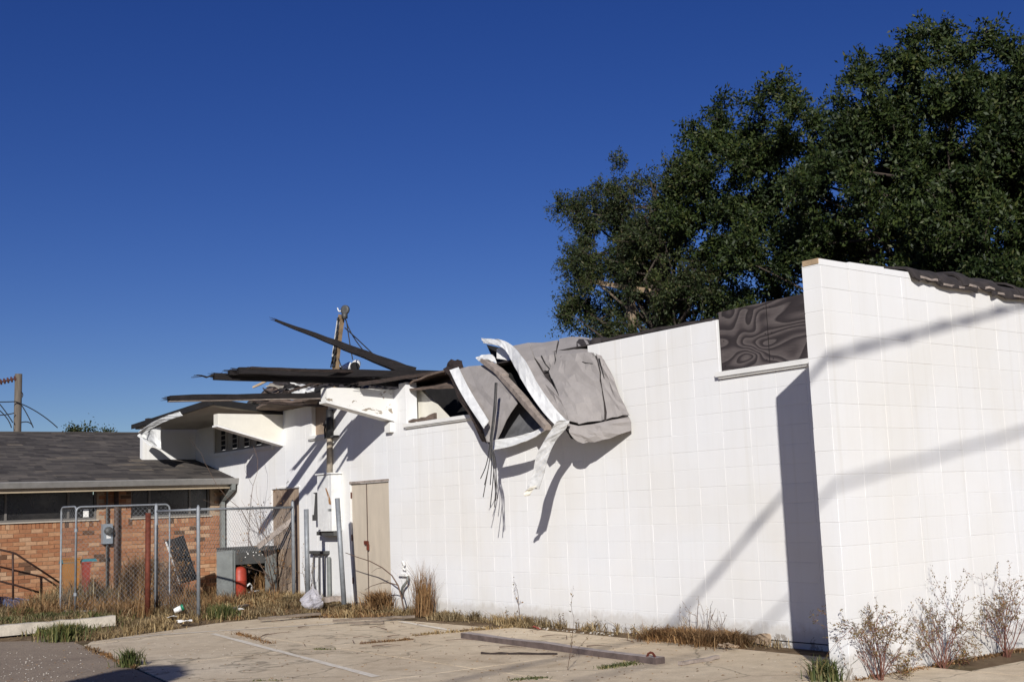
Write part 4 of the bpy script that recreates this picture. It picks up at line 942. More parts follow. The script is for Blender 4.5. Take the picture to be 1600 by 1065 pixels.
# handrail far left
t_ = thing('handrail', onX(21, 930, -15.6), 'dark brown pipe handrail sloping down in front of the brick wall', 'railing'); S = Sub(t_); X = -15.6
mb = MB(); mb.tube([onX(-80, 838, X), onX(24, 864, X), onX(95, 911, X)], .017, 8); S.part('top_rail', mb, RAILMET, smooth=True)
mb = MB(); mb.tube([onX(-80, 888, X), onX(22, 913, X), onX(62, 925, X)], .016, 8); S.part('lower_rail', mb, RAILMET, smooth=True)
mb = MB(); mb.tube([onX(20, 862, X), onX(20.5, 936, X)], .019, 8); S.part('rail_post', mb, RAILMET, smooth=True)

# ------------------------------------------------------------------ steel cabinet and the red tank in it
cx, cy_ = -14.15, -.43
cb = thing('steel_cabinet', (cx, cy_, .1), 'grey steel cabinet without its front, holding a red tank', 'cabinet'); S = Sub(cb)
ca = onX(335, 900, -14.35)[1]; cbY = onX(433, 900, -14.0)[1]; F = -14.0; Bk = -14.75; zt = .985
mb = MB(); mb.hexa([(F, ca + .20, .0), (F - .25, ca, .0), (F - .28, ca + .03, .0), (F - .03, ca + .23, .0)], [(F, ca + .20, .98), (F - .25, ca, .95), (F - .28, ca + .03, .95), (F - .03, ca + .23, .98)]); S.part('door', mb, GREYMET, label='side panel swung open')
mb = MB(); mb.box(Bk, F, ca + .22, ca + .25, .0, zt); S.part('side_panel', mb, GREYMET)
mb = MB(); mb.box(Bk, F, cbY - .05, cbY - .02, .0, zt); mb.box(F, F + .02, cbY - .24, cbY - .02, .0, zt - .001); S.part('side_panel', mb, GREYMET)
mb = MB(); mb.box(Bk - .02, Bk, ca + .22, cbY - .02, .0, zt); S.part('back_panel', mb, GREYMET)
mb = MB(); mb.box(Bk - .02, F + .025, ca + .21, cbY - .01, zt + .001, zt + .03); mb.box(F - .005, F + .018, ca + .25, cbY - .241, zt - .27, zt); S.part('top_panel', mb, GREYMET2)
mb = MB()
for k in range(14):
    yy = ca + .4 + rg.uniform(0, .6); zz = zt - .04 - rg.uniform(0, .12); mb.box(F + .019, F + .024, yy, yy + .016, zz, zz + .016)
S.part('bolt_hole', mb, PAPER, kind='stuff')
mb = MB(); mb.tube([(F - .12, cbY - .45, .1), (F - .12, cbY - .45, .32), (F - .05, cbY - .52, .36), (F - .05, cbY - .60, .3)], .018, 7); mb.tube([(F - .1, cbY - .58, .2), (F - .1, cbY - .3, .22)], .016, 7); S.part('pipe_fitting', mb, METALW, smooth=True)
mb = MB(); mb.box(F - .4, F - .2, cbY - .62, cbY - .5, .1, .75); S.part('compressor', mb, GREYMET2)
mb = MB(); mb.tube([(F - .18, cbY - .55, .7), (F - .15, cbY - .6, .6), (F - .16, cbY - .57, .5)], .022, 6); S.part('yellow_hose', mb, simple('yellow_hose', (0.42, 0.36, 0.08), 0.5), smooth=True)
ty = onX(375, 910, F - .08)[1]
tk = thing('red_tank', (F - .08, ty, .12), 'small red pressure tank standing inside the grey cabinet', 'tank'); S = Sub(tk)
mb = MB(); pr = [(.02, 0), (.07, .012), (.105, .04), (.12, .09), (.12, .30), (.123, .305), (.123, .318), (.12, .323), (.12, .45), (.105, .51), (.07, .545), (.02, .56)]
mb.lathe((F - .08, ty, .12), pr, 24); S.part('shell', mb, REDTANK, smooth=True)
mb = MB(); mb.tube([(F - .15, ty, .67), (F - .15, ty, .72), (F - .2, ty + .1, .74)], .015, 6); S.part('valve', mb, GREYMET2)

# ------------------------------------------------------------------ vegetation tools
def blades(spots, n, h, lean=.35, wd=.006, spread=.1, droop=.5, seed=0):
    """curved grass blades; spots = list of (x, y, z, density weight, height factor)"""
    rg = np.random.default_rng(seed); W_ = np.array([s_[3] for s_ in spots]); W_ = W_ / W_.sum(); idx = rg.choice(len(spots), n, p=W_)
    Pz = np.array([s_[:3] for s_ in spots])[idx]; hf = np.array([s_[4] for s_ in spots])[idx]
    a = rg.uniform(0, 2 * PI, n); r = np.abs(rg.normal(0, 1, n)) * spread
    base = Pz + np.stack([np.cos(a) * r, np.sin(a) * r, np.zeros(n)], 1)
    H_ = h * hf * rg.uniform(.35, 1.15, n); la = rg.uniform(0, 2 * PI, n); lm = rg.uniform(0, lean, n) * H_ * 2
    ld = np.stack([np.cos(la), np.sin(la), np.zeros(n)], 1); sd_ = np.stack([-np.sin(la + rg.uniform(-1, 1, n)), np.cos(la), np.zeros(n)], 1) * (wd * rg.uniform(.6, 1.4, n))[:, None]
    mid = base + ld * (lm * .35)[:, None] + np.stack([0 * H_, 0 * H_, H_ * .6], 1); dz = H_ * (1 - droop * rg.uniform(0, 1, n) * .6)
    tip = base + ld * lm[:, None] + np.stack([0 * H_, 0 * H_, dz], 1)
    v_ = np.stack([base - sd_, base + sd_, mid - sd_ * .8, mid + sd_ * .8, tip], 1).reshape(-1, 3)
    k = np.arange(n)[:, None] * 5; q = np.concatenate([k + 0, k + 1, k + 3, k + 2], 1); t_ = np.concatenate([k + 2, k + 3, k + 4], 1)
    return v_, q, t_
def fast_mesh(name, v_, quads, tris, mat):
    me = bpy.data.meshes.new(name); nq, ntr = len(quads), len(tris)
    me.vertices.add(len(v_)); me.vertices.foreach_set('co', np.ascontiguousarray(v_, np.float32).ravel())
    loops = np.concatenate([np.asarray(quads, np.int32).ravel(), np.asarray(tris, np.int32).ravel()]) if ntr else np.asarray(quads, np.int32).ravel()
    me.loops.add(len(loops)); me.loops.foreach_set('vertex_index', loops)
    st = np.concatenate([np.arange(nq) * 4, nq * 4 + np.arange(ntr) * 3]).astype(np.int32); me.polygons.add(nq + ntr); me.polygons.foreach_set('loop_start', st)
    me.materials.append(mat); me.update(calc_edges=True); me.validate(); return me
def grass_thing(name, spots, n, h, mat, label, cat='grass', kind=None, group=None, **kw):
    v_, q, t_ = blades(spots, n, h, **kw); b = v_.mean(0); b[2] = v_[:, 2].min(); o = link(name, fast_mesh(name, v_ - b, q, t_, mat)); o.location = tuple(b)
    return tag(o, label, cat, group, kind)
def region(pts, n, seed=0, zf=gz, hmin=.6, hmax=1.2):
    """scatter in a polygon given by ground points"""
    rg = np.random.default_rng(seed); P = np.array([p[:2] for p in pts]); lo, hi = P.min(0), P.max(0); out = []
    def inside(x, y):
        c = False; j = len(P) - 1
        for i in range(len(P)):
            if (P[i, 1] > y) != (P[j, 1] > y) and x < (P[j, 0] - P[i, 0]) * (y - P[i, 1]) / (P[j, 1] - P[i, 1]) + P[i, 0]: c = not c
            j = i
        return c
    while len(out) < n:
        x, y = rg.uniform(lo, hi)
        if inside(x, y): out.append((x, y, zf(x, y), rg.uniform(.12, 1) ** 3 * 4, rg.uniform(hmin, hmax)))
    return out
# big weedy ground left of the lot
left = [(-9.9, -4.75), (-10.3, -3.4), (-10.8, -2.4), (-10.7, -1.7), (-10.2, -1.15), (-9.2, -.75), (-9.2, -.02), (-16.3, -.05), (-16.3, -6.6), (-12.5, -6.0), (-11.2, -5.2)]
spots = region(left, 900, 1, hmin=.35, hmax=1.1)
grass_thing('dry_grass', spots, 32000, .17, DRY, 'straw coloured dead grass covering the yard before the brick house', 'grass', 'stuff', seed=1, spread=.18, lean=1.1, wd=.0042)
grass_thing('dead_weeds', region([(-11.5, -3.4), (-12.2, -1.6), (-13.4, -.4), (-16, -.4), (-16.2, -5.2), (-13, -4.6)], 200, 2, hmin=.5, hmax=1.4), 5500, .3, RUSTY, 'taller rust brown dead weeds between gate and brick wall', 'weeds', 'stuff', seed=2, spread=.14, lean=.8, wd=.004)
grass_thing('green_weeds', region([(-10.7, -4.7), (-11.3, -3.7), (-13.2, -3.9), (-14.5, -5.6), (-12, -5.4)], 40, 4, hmin=.5, hmax=1.2), 6500, .15, GRN, 'low green grass among the straw near the white timber', 'grass', 'stuff', seed=3, spread=.14, lean=.5, wd=.007)
grass_thing('thatch', region([(-10.7, -1.7), (-10.2, -1.2), (-9.2, -.8), (-9.3, -.1), (-13.3, -.1), (-13.9, -1.5), (-12.2, -2.5), (-11.0, -2.4)], 200, 6, hmin=.3, hmax=.9), 12000, .1, RUSTY, 'flattened brown thatch in front of the doors', 'grass', 'stuff', seed=6, spread=.14, lean=1.0, wd=.006)
# strip of dead grass at the wall foot
sp_ = []
rg = np.random.default_rng(12)
for k in range(260):
    x = rg.uniform(-9.9, -1.95); dens = .25 + (1.6 if -9.4 < x < -6.2 else 0) + (2.2 if -3.9 < x < -2.55 else 0) + (.5 if -6.2 < x < -5 else 0)
    sp_.append((x, -.03 - abs(rg.normal(0, .12)) * (1.5 if -9 < x < -6 else 1), 0.01, dens * rg.uniform(.05, 1) ** 3 * 3, rg.uniform(.35, 1.15)))
grass_thing('wall_foot_grass', sp_, 7500, .15, DRY, 'strip of dead grass along the foot of the long white wall', 'grass', 'stuff', seed=7, spread=.08, lean=1.0, wd=.0038)
grass_thing('dead_brush', [(-3.5 + .45 * i + rg.uniform(-.1, .1), -.25 + rg.uniform(-.12, .1), .0, 1, rg.uniform(.6, 1.1)) for i in range(3) for _ in range(8)], 5200, .2, RUSTY, 'matted brown brush heaped at the wall near the wing shadow', 'brush', seed=8, spread=.15, lean=1.3, wd=.004)
# tufts
def tuft(px, py, n, h, mat, label, name='grass_tuft', seed=0, spread=.06, lean=.35, wd=.006, group=None, cat='grass tuft', z=0.012):
    p = onZ(px, py, z); return grass_thing(name, [(p[0], p[1], z, 1, 1)], n, h, mat, label, cat, None, group, seed=seed, spread=spread, lean=lean, wd=wd)
p_ = onY(660, 957, -.22); grass_thing('tall_grass', [(p_[0] + d, -.22, .02, 1, f_) for d, f_ in ((0, 1), (.08, .9), (-.1, .85), (.16, .7))], 420, .85, RUSTY, 'tall clump of rusty dry grass against the white wall', 'grass clump', seed=20, spread=.06, lean=.3, wd=.0036, droop=.3)
p_ = onY(598, 940, -.12); grass_thing('dead_bush', [(p_[0], -.15, .05, 1, 1), (p_[0] - .12, -.2, .05, 1, .8)], 900, .35, RUSTY, 'dark dead bush at the right foot of the tan doors', 'bush', seed=21, spread=.1, lean=.7, wd=.006)
tuft(203, 1040, 420, .2, GRN, 'lone green tuft in the lot at the edge of the dark shadow', seed=30, spread=.07, lean=.5)
tuft(97, 1000, 700, .26, GRN, 'yellow green tuft at the near end of the white timber', seed=31, spread=.13, lean=.5)
tuft(348, 968, 800, .27, GRN, 'round green tuft at the edge of the lot below the steel cabinet', seed=32, spread=.14, lean=.5)
tuft(1290, 1062, 420, .2, GRN, 'bright green tuft at the foot of the wing wall', seed=33, spread=.08, lean=.6)
def moss(px0, py0, px1, py1, n, label, h=.05, spread=.05, mat=GRN, seed=0):
    a = onZ(px0, py0, .012); b_ = onZ(px1, py1, .012); grass_thing('joint_weeds', [(*(a + (b_ - a) * t_)[:2], .005, 1, rg.uniform(.4, 1.1)) for t_ in np.linspace(0, 1, 24)], n, h, mat, label, 'weeds', 'stuff', 'weeds in the slab joints', seed=seed, spread=spread, lean=.9, wd=.005)
moss(566, 1005, 640, 999, 500, 'weeds in the slab joint behind the long timber, near end', .05, .025, RUSTY, 41); moss(650, 992, 830, 977, 900, 'weeds in the slab joint running to the wall', .07, .035, DRY, 42)
moss(372, 990, 425, 1005, 500, 'dry weed patch beside the painted line', .05, .05, RUSTY, 43); moss(940, 1044, 990, 1036, 450, 'mossy weeds under the long timber', .05, .06, GRN, 44)
moss(490, 1014, 520, 1014, 160, 'small weed in the middle of the slab', .04, .03, GRN, 45); moss(135, 1011, 215, 1044, 700, 'weeds in the crack beside the asphalt', .05, .05, RUSTY, 46)
moss(1340, 1062, 1600, 1014, 900, 'thin brown weeds along the foot of the wing wall', .05, .04, RUSTY, 47)
moss(800, 1062, 855, 1058, 260, 'low weeds at the bottom edge of the lot', .04, .05, GRN, 48); moss(395, 1063, 440, 1062, 100, 'tiny weed near the end of the painted line', .03, .02, GRN, 49)

def twig(mb, p, d, l, r, depth, rg, leaves, up=.25, bend=.35, mi=0, leafp=1.0, n=4, top=9):
    """a growing twig; collects leaf seats"""
    pts = [p]; dd = d.copy()
    for k in range(n):
        dd = nrm(dd + rg.normal(0, bend, 3) * .5 + V(0, 0, up) * .3); pts.append(pts[-1] + dd * l / n)
    mb.tube(pts, r, 4 if r > .004 else 3, r * .45, mi, cap=False)
    for k in range(1, n + 1):
        if depth == 0 or (depth < top and rg.random() < .4): leaves.append((pts[k], dd))
    if depth > 0:
        for k in range(rg.integers(2, 4)):
            q = pts[rg.integers(1 if top > 8 else max(1, n // 2), n + 1)]; nd = nrm(dd + rg.normal(0, .65, 3)); twig(mb, q, nd, l * rg.uniform(.45, .7), r * .6, depth - 1, rg, leaves, up, bend, mi, leafp, n, top)
def leaf_add(mb, leaves, size, rg, per=3, mi=1, narrow=.4):
    for p, d in leaves:
        for _ in range(per):
            a = nrm(d + rg.normal(0, .8, 3)); b_ = nrm(np.cross(a, rg.normal(0, 1, 3))); s_ = size * rg.uniform(.6, 1.3); o = p + rg.normal(0, size * .4, 3)
            mb.add([o, o + a * s_ * .5 + b_ * s_ * narrow / 2, o + a * s_, o + a * s_ * .5 - b_ * s_ * narrow / 2], [(0, 1, 2, 3)], mi)
def shrub(base, h, nst, spread, seed, label, name='shrub', leafsize=.035, per=3, mats=(SHRUBS, SHRUBL), group=None, lean=(0, 0), up=.35, depth=2, r0=.008, cat='shrub', fan=False):
    rg = np.random.default_rng(seed); t_ = thing(name, base, label, cat, group); S = Sub(t_); st = MB(); lv = []
    for k in range(nst):
        a = rg.uniform(0, 2 * PI); d = nrm(V(math.cos(a) * spread * rg.uniform(.2, 1) + lean[0], math.sin(a) * spread * rg.uniform(.1, .8) + lean[1], 1))
        twig(st, V(*base) + V(rg.uniform(-.06, .06), rg.uniform(-.05, .05), -.02) * (.5 if fan else 1), d, h * rg.uniform(.55, .9), r0 * rg.uniform(.7, 1.2), depth, rg, lv, up, top=depth if fan else 9)
    S.part('stem', st, mats[0])
    if per:
        lf = MB(); leaf_add(lf, lv, leafsize, rg, per, 0); S.part('leaf', lf, mats[1], kind='stuff')
    return t_
GS = 'leafy shrubs along the wing wall'
FS = dict(group=GS, fan=True, per=4, depth=2, up=.12)
shrub((.16, -1.31, 0), .55, 19, .62, 51, 'bronze leaved shrub nearest the white wall corner', leafsize=.023, r0=.0045, **FS)
shrub((.15, -.40, 0), .56, 18, .8, 52, 'widest bronze shrub, second from the wall corner', leafsize=.022, r0=.0045, **FS)
shrub((.13, .62, 0), .62, 15, .42, 53, 'tall narrow bronze shrub at the right edge of the picture', leafsize=.023, r0=.005, **FS)
shrub((.12, -.05, 0), .2, 5, .7, 54, 'small leafy sprig between the two right shrubs', group=GS, per=4, leafsize=.026, r0=.003, depth=1)
shrub((.10, -.85, 0), .17, 4, .9, 55, 'low sprig in the soil between the first two shrubs', group=GS, per=3, leafsize=.03, r0=.003, depth=1)
# bare and dead plants
t_ = thing('sapling', onY(631, 950, -.3), 'bare bent sapling leaning left before the tan doors', 'sapling'); S = Sub(t_); mb = MB()
for pts, r_ in (([(631, 952), (628, 935), (622, 914), (612, 898), (597, 886), (578, 876), (556, 869), (540, 863)], .014), ([(622, 914), (610, 910), (596, 910), (580, 915), (570, 921)], .009), ([(628, 935), (634, 912), (640, 900)], .006), ([(597, 886), (588, 888), (580, 894)], .004)):
    mb.tube([onY(x, y, -.3 - .02 * i) for i, (x, y) in enumerate(pts)], r_, 5, r_ * .4)
S.part('stem', mb, TWIG)
rv = onX(460, 930, -13.6)
shrub((-13.6, -.22, .1), 1.6, 9, .3, 62, 'tangle of dead brown vines climbing the boarded doorway', 'dead_vine', leafsize=.05, per=1, mats=(TWIG, RUSTY), depth=2, r0=.008, cat='vine')
shrub((-14.3, -.35, .1), 2.5, 2, .06, 63, 'thin bare sapling rising in front of the white wall left of the doorway', 'sapling', per=0, mats=(TWIG, SHRUBL), depth=2, r0=.009, up=.5, cat='sapling')
shrub((-12.3, -.3, .1), .75, 7, .2, 64, 'dry weed stalks under the electrical cabinet', 'dry_stalk', leafsize=.03, per=1, mats=(TWIG, DRY), depth=1, r0=.005, cat='weeds')
shrub(onY(810, 963, -.1), .5, 1, .03, 65, 'single dry weed stalk standing at the middle of the white wall', 'dry_stalk', leafsize=.035, per=2, mats=(TWIG, SHRUBL), depth=1, r0=.005, up=.6, cat='weeds')
shrub(onZ(885, 1048, 0), .62, 1, .03, 66, 'thin leafy weed stalk growing beside the long timber', 'dry_stalk', leafsize=.03, per=2, mats=(TWIG, SHRUBL), depth=1, r0=.005, up=.6, cat='weeds')
for k, (px, py, h_) in enumerate([(1100, 992, .42), (1075, 990, .3), (1125, 993, .36)]): shrub(onY(px, py, -.15), h_, 4, .4, 70 + k, ['fine dry stalks rising from the brown brush', 'shorter dry stalks at the left of the brown brush', 'spreading dry stalks at the right of the brown brush'][k], 'dry_stalk', leafsize=.02, per=1, mats=(TWIG, DRY), depth=1, r0=.004, cat='weeds', group='stalks in the brush')
for k, (px, py, h_) in enumerate([(715, 965, .15), (708, 968, .1), (877, 972, .14), (795, 962, .16), (990, 990, .12), (900, 978, .12)]): shrub(onY(px, py, -.08), h_, 3, .3, 80 + k, ['taller weed sprig right of the rusty grass clump', 'tiny weed sprig touching the rusty grass clump', 'weed sprig under the hanging gutter by the thin stalk', 'weed sprig at the foot of the wall below the dangling cables', 'weed sprig just left of the brown brush', 'small weed sprig between the thin stalk and the brush'][k], 'weed_sprig', leafsize=.03, per=2, mats=(TWIG, SHRUBL), depth=0, r0=.003, cat='weed', group='weed sprigs along the long wall')
# dead brush behind the fence and gate
grass_thing('dead_brush', [(-15.2 + rg.uniform(-.4, .4), -2.0 + rg.uniform(-.35, .35), .1, 1, rg.uniform(.5, 1.2)) for _ in range(26)], 3600, .85, RUSTY, 'tall dead brush behind the fence around the leaning panel', 'brush', seed=90, spread=.12, lean=.3, wd=.006)
grass_thing('dead_brush', [(-15.3 + rg.uniform(-.4, .4), -3.1 + rg.uniform(-.5, .5), .1, 1, rg.uniform(.4, 1.1)) for _ in range(20)], 2200, .6, DRY, 'pale dead brush behind the gate under the meter', 'brush', seed=91, spread=.14, lean=.4, wd=.006)
grass_thing('dead_brush', [(-14.9 + rg.uniform(-.2, .2), -3.75 + rg.uniform(-.4, .3), .1, 1, rg.uniform(.4, 1.1)) for _ in range(14)], 1500, .42, DRY, 'pale dead brush in front of the orange bin', 'brush', seed=93, spread=.1, lean=.5, wd=.005)
grass_thing('dead_brush', [(-14.6 + rg.uniform(-.3, .3), .0 - rg.uniform(.05, .3) + 0, .1, 1, rg.uniform(.5, 1.1)) for _ in range(14)], 1300, .5, RUSTY, 'dead brush between the steel cabinet and the doorway', 'brush', seed=92, spread=.1, lean=.5, wd=.006)
# leaning dark panel wrapped in vines
t_ = thing('leaning_panel', onX(285, 905, -14.9), 'dark board leaning among dead vines in front of the brick wall', 'board'); S = Sub(t_)
c0, c1, c2, c3 = onX(258, 846, -15.1), onX(286, 836, -15.1), onX(308, 905, -14.7), onX(280, 912, -14.7)
mb = MB(); mb.prism([c0, c1, c2, c3], (.03, 0, .01)); S.part('board', mb, DARK); mb = MB(); mb.bar(c0 + V(.04, 0, 0), c3 + V(.04, 0, 0), .02, .02); S.part('metal_edge', mb, METALW)
shrub((-14.5, -1.85, .1), .85, 14, .3, 95, 'dead vines draped over the leaning dark board', 'dead_vine', leafsize=.05, per=1, mats=(TWIG, RUSTY), depth=2, r0=.007, cat='vine')

# ------------------------------------------------------------------ things lying about
PLANKW = simple('grey_brown_plank', (0.17, 0.135, 0.105), .9, var=.35, scale=9, bmp=.5)
def plank(p, q, wd, ht, label, mat=None, name='plank', group=None, seg=8, cat='plank', up=(0, 0, 1), top=None):
    mat = mat or PLANKW; mb = MB(); mb.bar(p, q, wd, ht, up, seg=seg, wob=.02)
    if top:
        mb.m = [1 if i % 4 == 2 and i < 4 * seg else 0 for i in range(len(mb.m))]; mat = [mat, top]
    return at_base(mb, name, mat, label, cat, group)
plank(onZ(727, 992, .04), onZ(1031, 1032, .04), .12, .065, 'long weathered square timber lying across the slabs', simple('brown_grey_timber', (0.12, 0.09, 0.08), .85, var=.4, scale=8, bmp=.5), 'timber', cat='timber', top=simple('lit_top_timber', (0.33, 0.28, 0.26), .85, var=.3, scale=8, bmp=.5))  # lit top and shaded sides put into the two timber colours
a_ = onZ(1014, 1029, .055); mb = MB(); mb.tube([a_ + V(.06 * math.cos(t_), .03, .06 * math.sin(t_)) for t_ in np.linspace(0, 2 * PI, 12)], .012, 5); at_base(mb, 'wire_loop', RUST, 'rusty wire loop round the near end of the long timber', 'wire')
plank(onZ(752, 1020, .02), onZ(870, 1021, .02), .035, .02, 'thin dark lath lying in front of the long timber', CHARB)
plank(onZ(1062, 1036, .03), onZ(1122, 1026, .03), .05, .03, 'short grey stick on the slab near the brush', GREYWOOD, 'stick', cat='stick')
plank(onZ(520, 969, .06), onZ(648, 962, .06), .07, .03, 'long grey plank lying in the thatch before the doors', None, group='planks by the tan doors')
plank(onZ(405, 966, .07), onZ(500, 958, .07), .10, .035, 'grey plank lying left of the long one in the thatch', None, group='planks by the tan doors')
plank(onZ(545, 973, .045), onZ(600, 971, .045), .07, .025, 'short grey plank nearest the lot in the thatch', None, group='planks by the tan doors')
plank(onZ(352, 953, .14), onZ(385, 945, .14), .09, .03, 'short tilted plank in the grass below the steel cabinet', None, group='planks by the tan doors')
plank(onZ(506, 936, .2), onZ(536, 934, .2), .12, .08, 'grey block of timber at the foot of the guard post', GREYWOOD, 'timber_block', cat='timber')
plank(onX(403, 854, -13.75), onX(462, 808, -13.35), .06, .09, 'grey board leaning across the boarded doorway', GREYWOOD)
plank(onZ(-60, 990, .13), onZ(178, 969, .13), .16, .14, 'long chalky white timber lying at the edge of the weeds', CURBW, 'white_timber', cat='timber', seg=14)
# litter
def cup(px, py, z, label):
    p = onZ(px, py, z); t_ = thing('paper_cup', p, label, 'cup'); S = Sub(t_); ax = nrm(V(.35, .85, .35)); mb = MB(); mb.lathe(p - ax * .07, [(.036, 0), (.047, .11)], 14, axis=ax); S.part('cup_body', mb, PAPER, smooth=True)
    mb = MB(); mb.lathe(p - ax * .07, [(.0476, .111), (.05, .145), (.05, .15)], 14, axis=ax); S.part('cup_band', mb, GREEN_P, smooth=True)
cup(279, 951, .2, 'white paper cup with green band lying by the fence post')
def crumple(p, s_, mat, name, label, cat, seed, group=None, flat=.5):
    rg = np.random.default_rng(seed); p = np.asarray(p); rows = [[p + V((i - 1.5) * s_[0] / 3 + rg.uniform(-.2, .2) * s_[0] / 3, (j - 1) * s_[1] / 2 + rg.uniform(-.2, .2) * s_[1] / 2, rg.uniform(0, s_[2])) for i in range(4)] for j in range(3)]
    mb = MB(); mb.patch(rows, .004, 4, s_[2] * .2, seed=seed); return at_base(mb, name, mat, label, cat, group)
crumple(onZ(268, 965, .1), (.14, .12, .03), PAPER, 'paper_scrap', 'white paper scrap between the red post and the cup', 'litter', 1, 'paper scraps in the weeds')
crumple(onZ(288, 972, .07), (.12, .18, .04), PAPER, 'paper_scrap', 'pale scrap nearest the lot in front of the cup', 'litter', 2, 'paper scraps in the weeds')
crumple(onZ(77, 925, .13), (.2, .2, .08), PAPER, 'paper_scrap', 'white and green wrapper by the end of the handrail', 'litter', 3, 'paper scraps in the weeds')
crumple(onZ(90, 924, .13), (.2, .16, .06), PAPER, 'paper_scrap', 'white scrap right of the wrapper by the handrail', 'litter', 4, 'paper scraps in the weeds')
crumple(onZ(112, 926, .13), (.2, .16, .05), PAPER, 'paper_scrap', 'white scrap at the foot of the narrow gate', 'litter', 5, 'paper scraps in the weeds')
crumple(onZ(376, 953, .14), (.08, .08, .04), PAPER, 'paper_scrap', 'small white scrap beside the short tilted plank', 'litter', 6, 'paper scraps in the weeds')
crumple(onZ(838, 982, .03), (.12, .06, .03), RED_P, 'red_scrap', 'small red scrap in the grass at the wall foot', 'litter', 7)
for k in range(3): crumple(onZ(1128 + k * 9, 1011 + k, .03), (.09, .07, .05), CEMENT, 'rubble_lump', ['grey lump of broken render, nearest the brown brush', 'grey lump of broken render, middle of three', 'grey lump of broken render, nearest the wing wall'][k], 'rubble', 30 + k, 'lumps of render by the brush')
mb = MB(); mb.patch([[onZ(-40, 945, .3), onZ(0, 932, .33), onZ(22, 931, .3), onZ(46, 935, .25)], [onZ(-40, 950, .2), onZ(0, 942, .22), onZ(20, 944, .2), onZ(42, 942, .18)], [onZ(-40, 962, .1), onZ(0, 950, .13), onZ(18, 953, .13), onZ(36, 951, .12)]], .008, 4, .02, seed=5); at_base(mb, 'blue_sheet', BLUE_P, 'dusty blue plastic sheet in the weeds at the left edge', 'sheet')
# toys / crates half hidden behind the gate
for px, py, X, sz, mat, nm, lab, cat in [(112, 888, -15.2, (.1, .3, .32), ORANGE_P, 'orange_bin', 'orange plastic bin behind the narrow gate', 'bin'), (140, 877, -15.2, (.12, .28, .05), TEAL_P, 'teal_lid', 'teal plastic lid behind the wide gate', 'lid'), (136, 884, -15.15, (.12, .13, .1), RED_P, 'red_bucket', 'red plastic bucket under the teal lid', 'bucket'), (108, 879, -15.2, (.12, .3, .07), TEAL_P, 'teal_lid', 'teal plastic lid on the orange bin', 'lid')]:
    p = onX(px, py, X); mb = MB(); x0, y0, z0 = p[0], p[1], p[2]
    if nm in ('orange_bin', 'red_bucket'):
        e = .03; mb.hexa([(x0 - sz[0] + e, y0 - sz[1] / 2 + e, .12), (x0 - e, y0 - sz[1] / 2 + e, .12), (x0 - e, y0 + sz[1] / 2 - e, .12), (x0 - sz[0] + e, y0 + sz[1] / 2 - e, .12)], [(x0 - sz[0], y0 - sz[1] / 2, z0 + sz[2] / 2), (x0, y0 - sz[1] / 2, z0 + sz[2] / 2), (x0, y0 + sz[1] / 2, z0 + sz[2] / 2), (x0 - sz[0], y0 + sz[1] / 2, z0 + sz[2] / 2)])
        mb.box(x0 - sz[0] - .012, x0 + .012, y0 - sz[1] / 2 - .012, y0 + sz[1] / 2 + .012, z0 + sz[2] / 2 + .001, z0 + sz[2] / 2 + .03)
    else:
        mb.hexa([(x0 - sz[0], y0 - sz[1] / 2, z0), (x0, y0 - sz[1] / 2, z0), (x0, y0 + sz[1] / 2, z0), (x0 - sz[0], y0 + sz[1] / 2, z0)], [(x0 - sz[0] + .02, y0 - sz[1] / 2 + .03, z0 + sz[2]), (x0 - .02, y0 - sz[1] / 2 + .03, z0 + sz[2]), (x0 - .02, y0 + sz[1] / 2 - .03, z0 + sz[2]), (x0 - sz[0] + .02, y0 + sz[1] / 2 - .03, z0 + sz[2])])
    at_base(mb, nm, mat, lab, cat)
# plastic bag round the guard post
rg = np.random.default_rng(33); c = onY(489, 936, -.85); vs = []; fs = []; nU, nV = 22, 12
for j in range(nV + 1):
    t_ = j / nV; rr = .20 * math.sin(PI * min(1, t_ * 1.05 + .12)) ** .8 * (1 - .55 * t_) + .01
    for i in range(nU):
        a = 2 * PI * i / nU; r_ = rr * (1 + .28 * math.sin(3 * a + t_ * 5) + rg.uniform(-.15, .15)); vs.append(c + V(r_ * math.cos(a) * 1.15, r_ * math.sin(a) * .8, -.14 + t_ * .38))
for j in range(nV):
    for i in range(nU): fs.append((j * nU + i, j * nU + (i + 1) % nU, (j + 1) * nU + (i + 1) % nU, (j + 1) * nU + i))
mb = MB(); mb.add(vs, fs); at_base(mb, 'plastic_bag', BAG, 'crumpled translucent plastic bag caught on the guard post', 'bag')
# pale grit and chips scattered over the lot
rg = np.random.default_rng(55); mb = MB()
def chip(x, y, s_):
    z = .013; a = rg.uniform(0, PI); pts = [V(x + s_ * math.cos(a + k * 2 * PI / 5) * rg.uniform(.6, 1.1), y + s_ * math.sin(a + k * 2 * PI / 5) * rg.uniform(.6, 1.1), z) for k in range(5)]
    mb.prism(pts, (0, 0, s_ * rg.uniform(.3, .8)))
for k in range(420):
    px = rg.uniform(0, 1280); py = rg.uniform(985, 1065); p = onZ(px, py, .013)
    if p[1] < -.5 and p[0] > -10.2: chip(p[0], p[1], rg.uniform(.003, .007))
for k in range(130):
    p = onZ(rg.normal(60, 60), rg.uniform(1018, 1065), .013); chip(p[0], p[1], rg.uniform(.004, .010))
for k in range(60):
    p = onZ(rg.uniform(130, 450), rg.normal(1015, 6), .013); chip(p[0], p[1], rg.uniform(.004, .009))
for k in range(60):
    p = onY(rg.uniform(840, 960), 985, -.3 + rg.uniform(-.1, .1)); chip(p[0], p[1], rg.uniform(.006, .015))
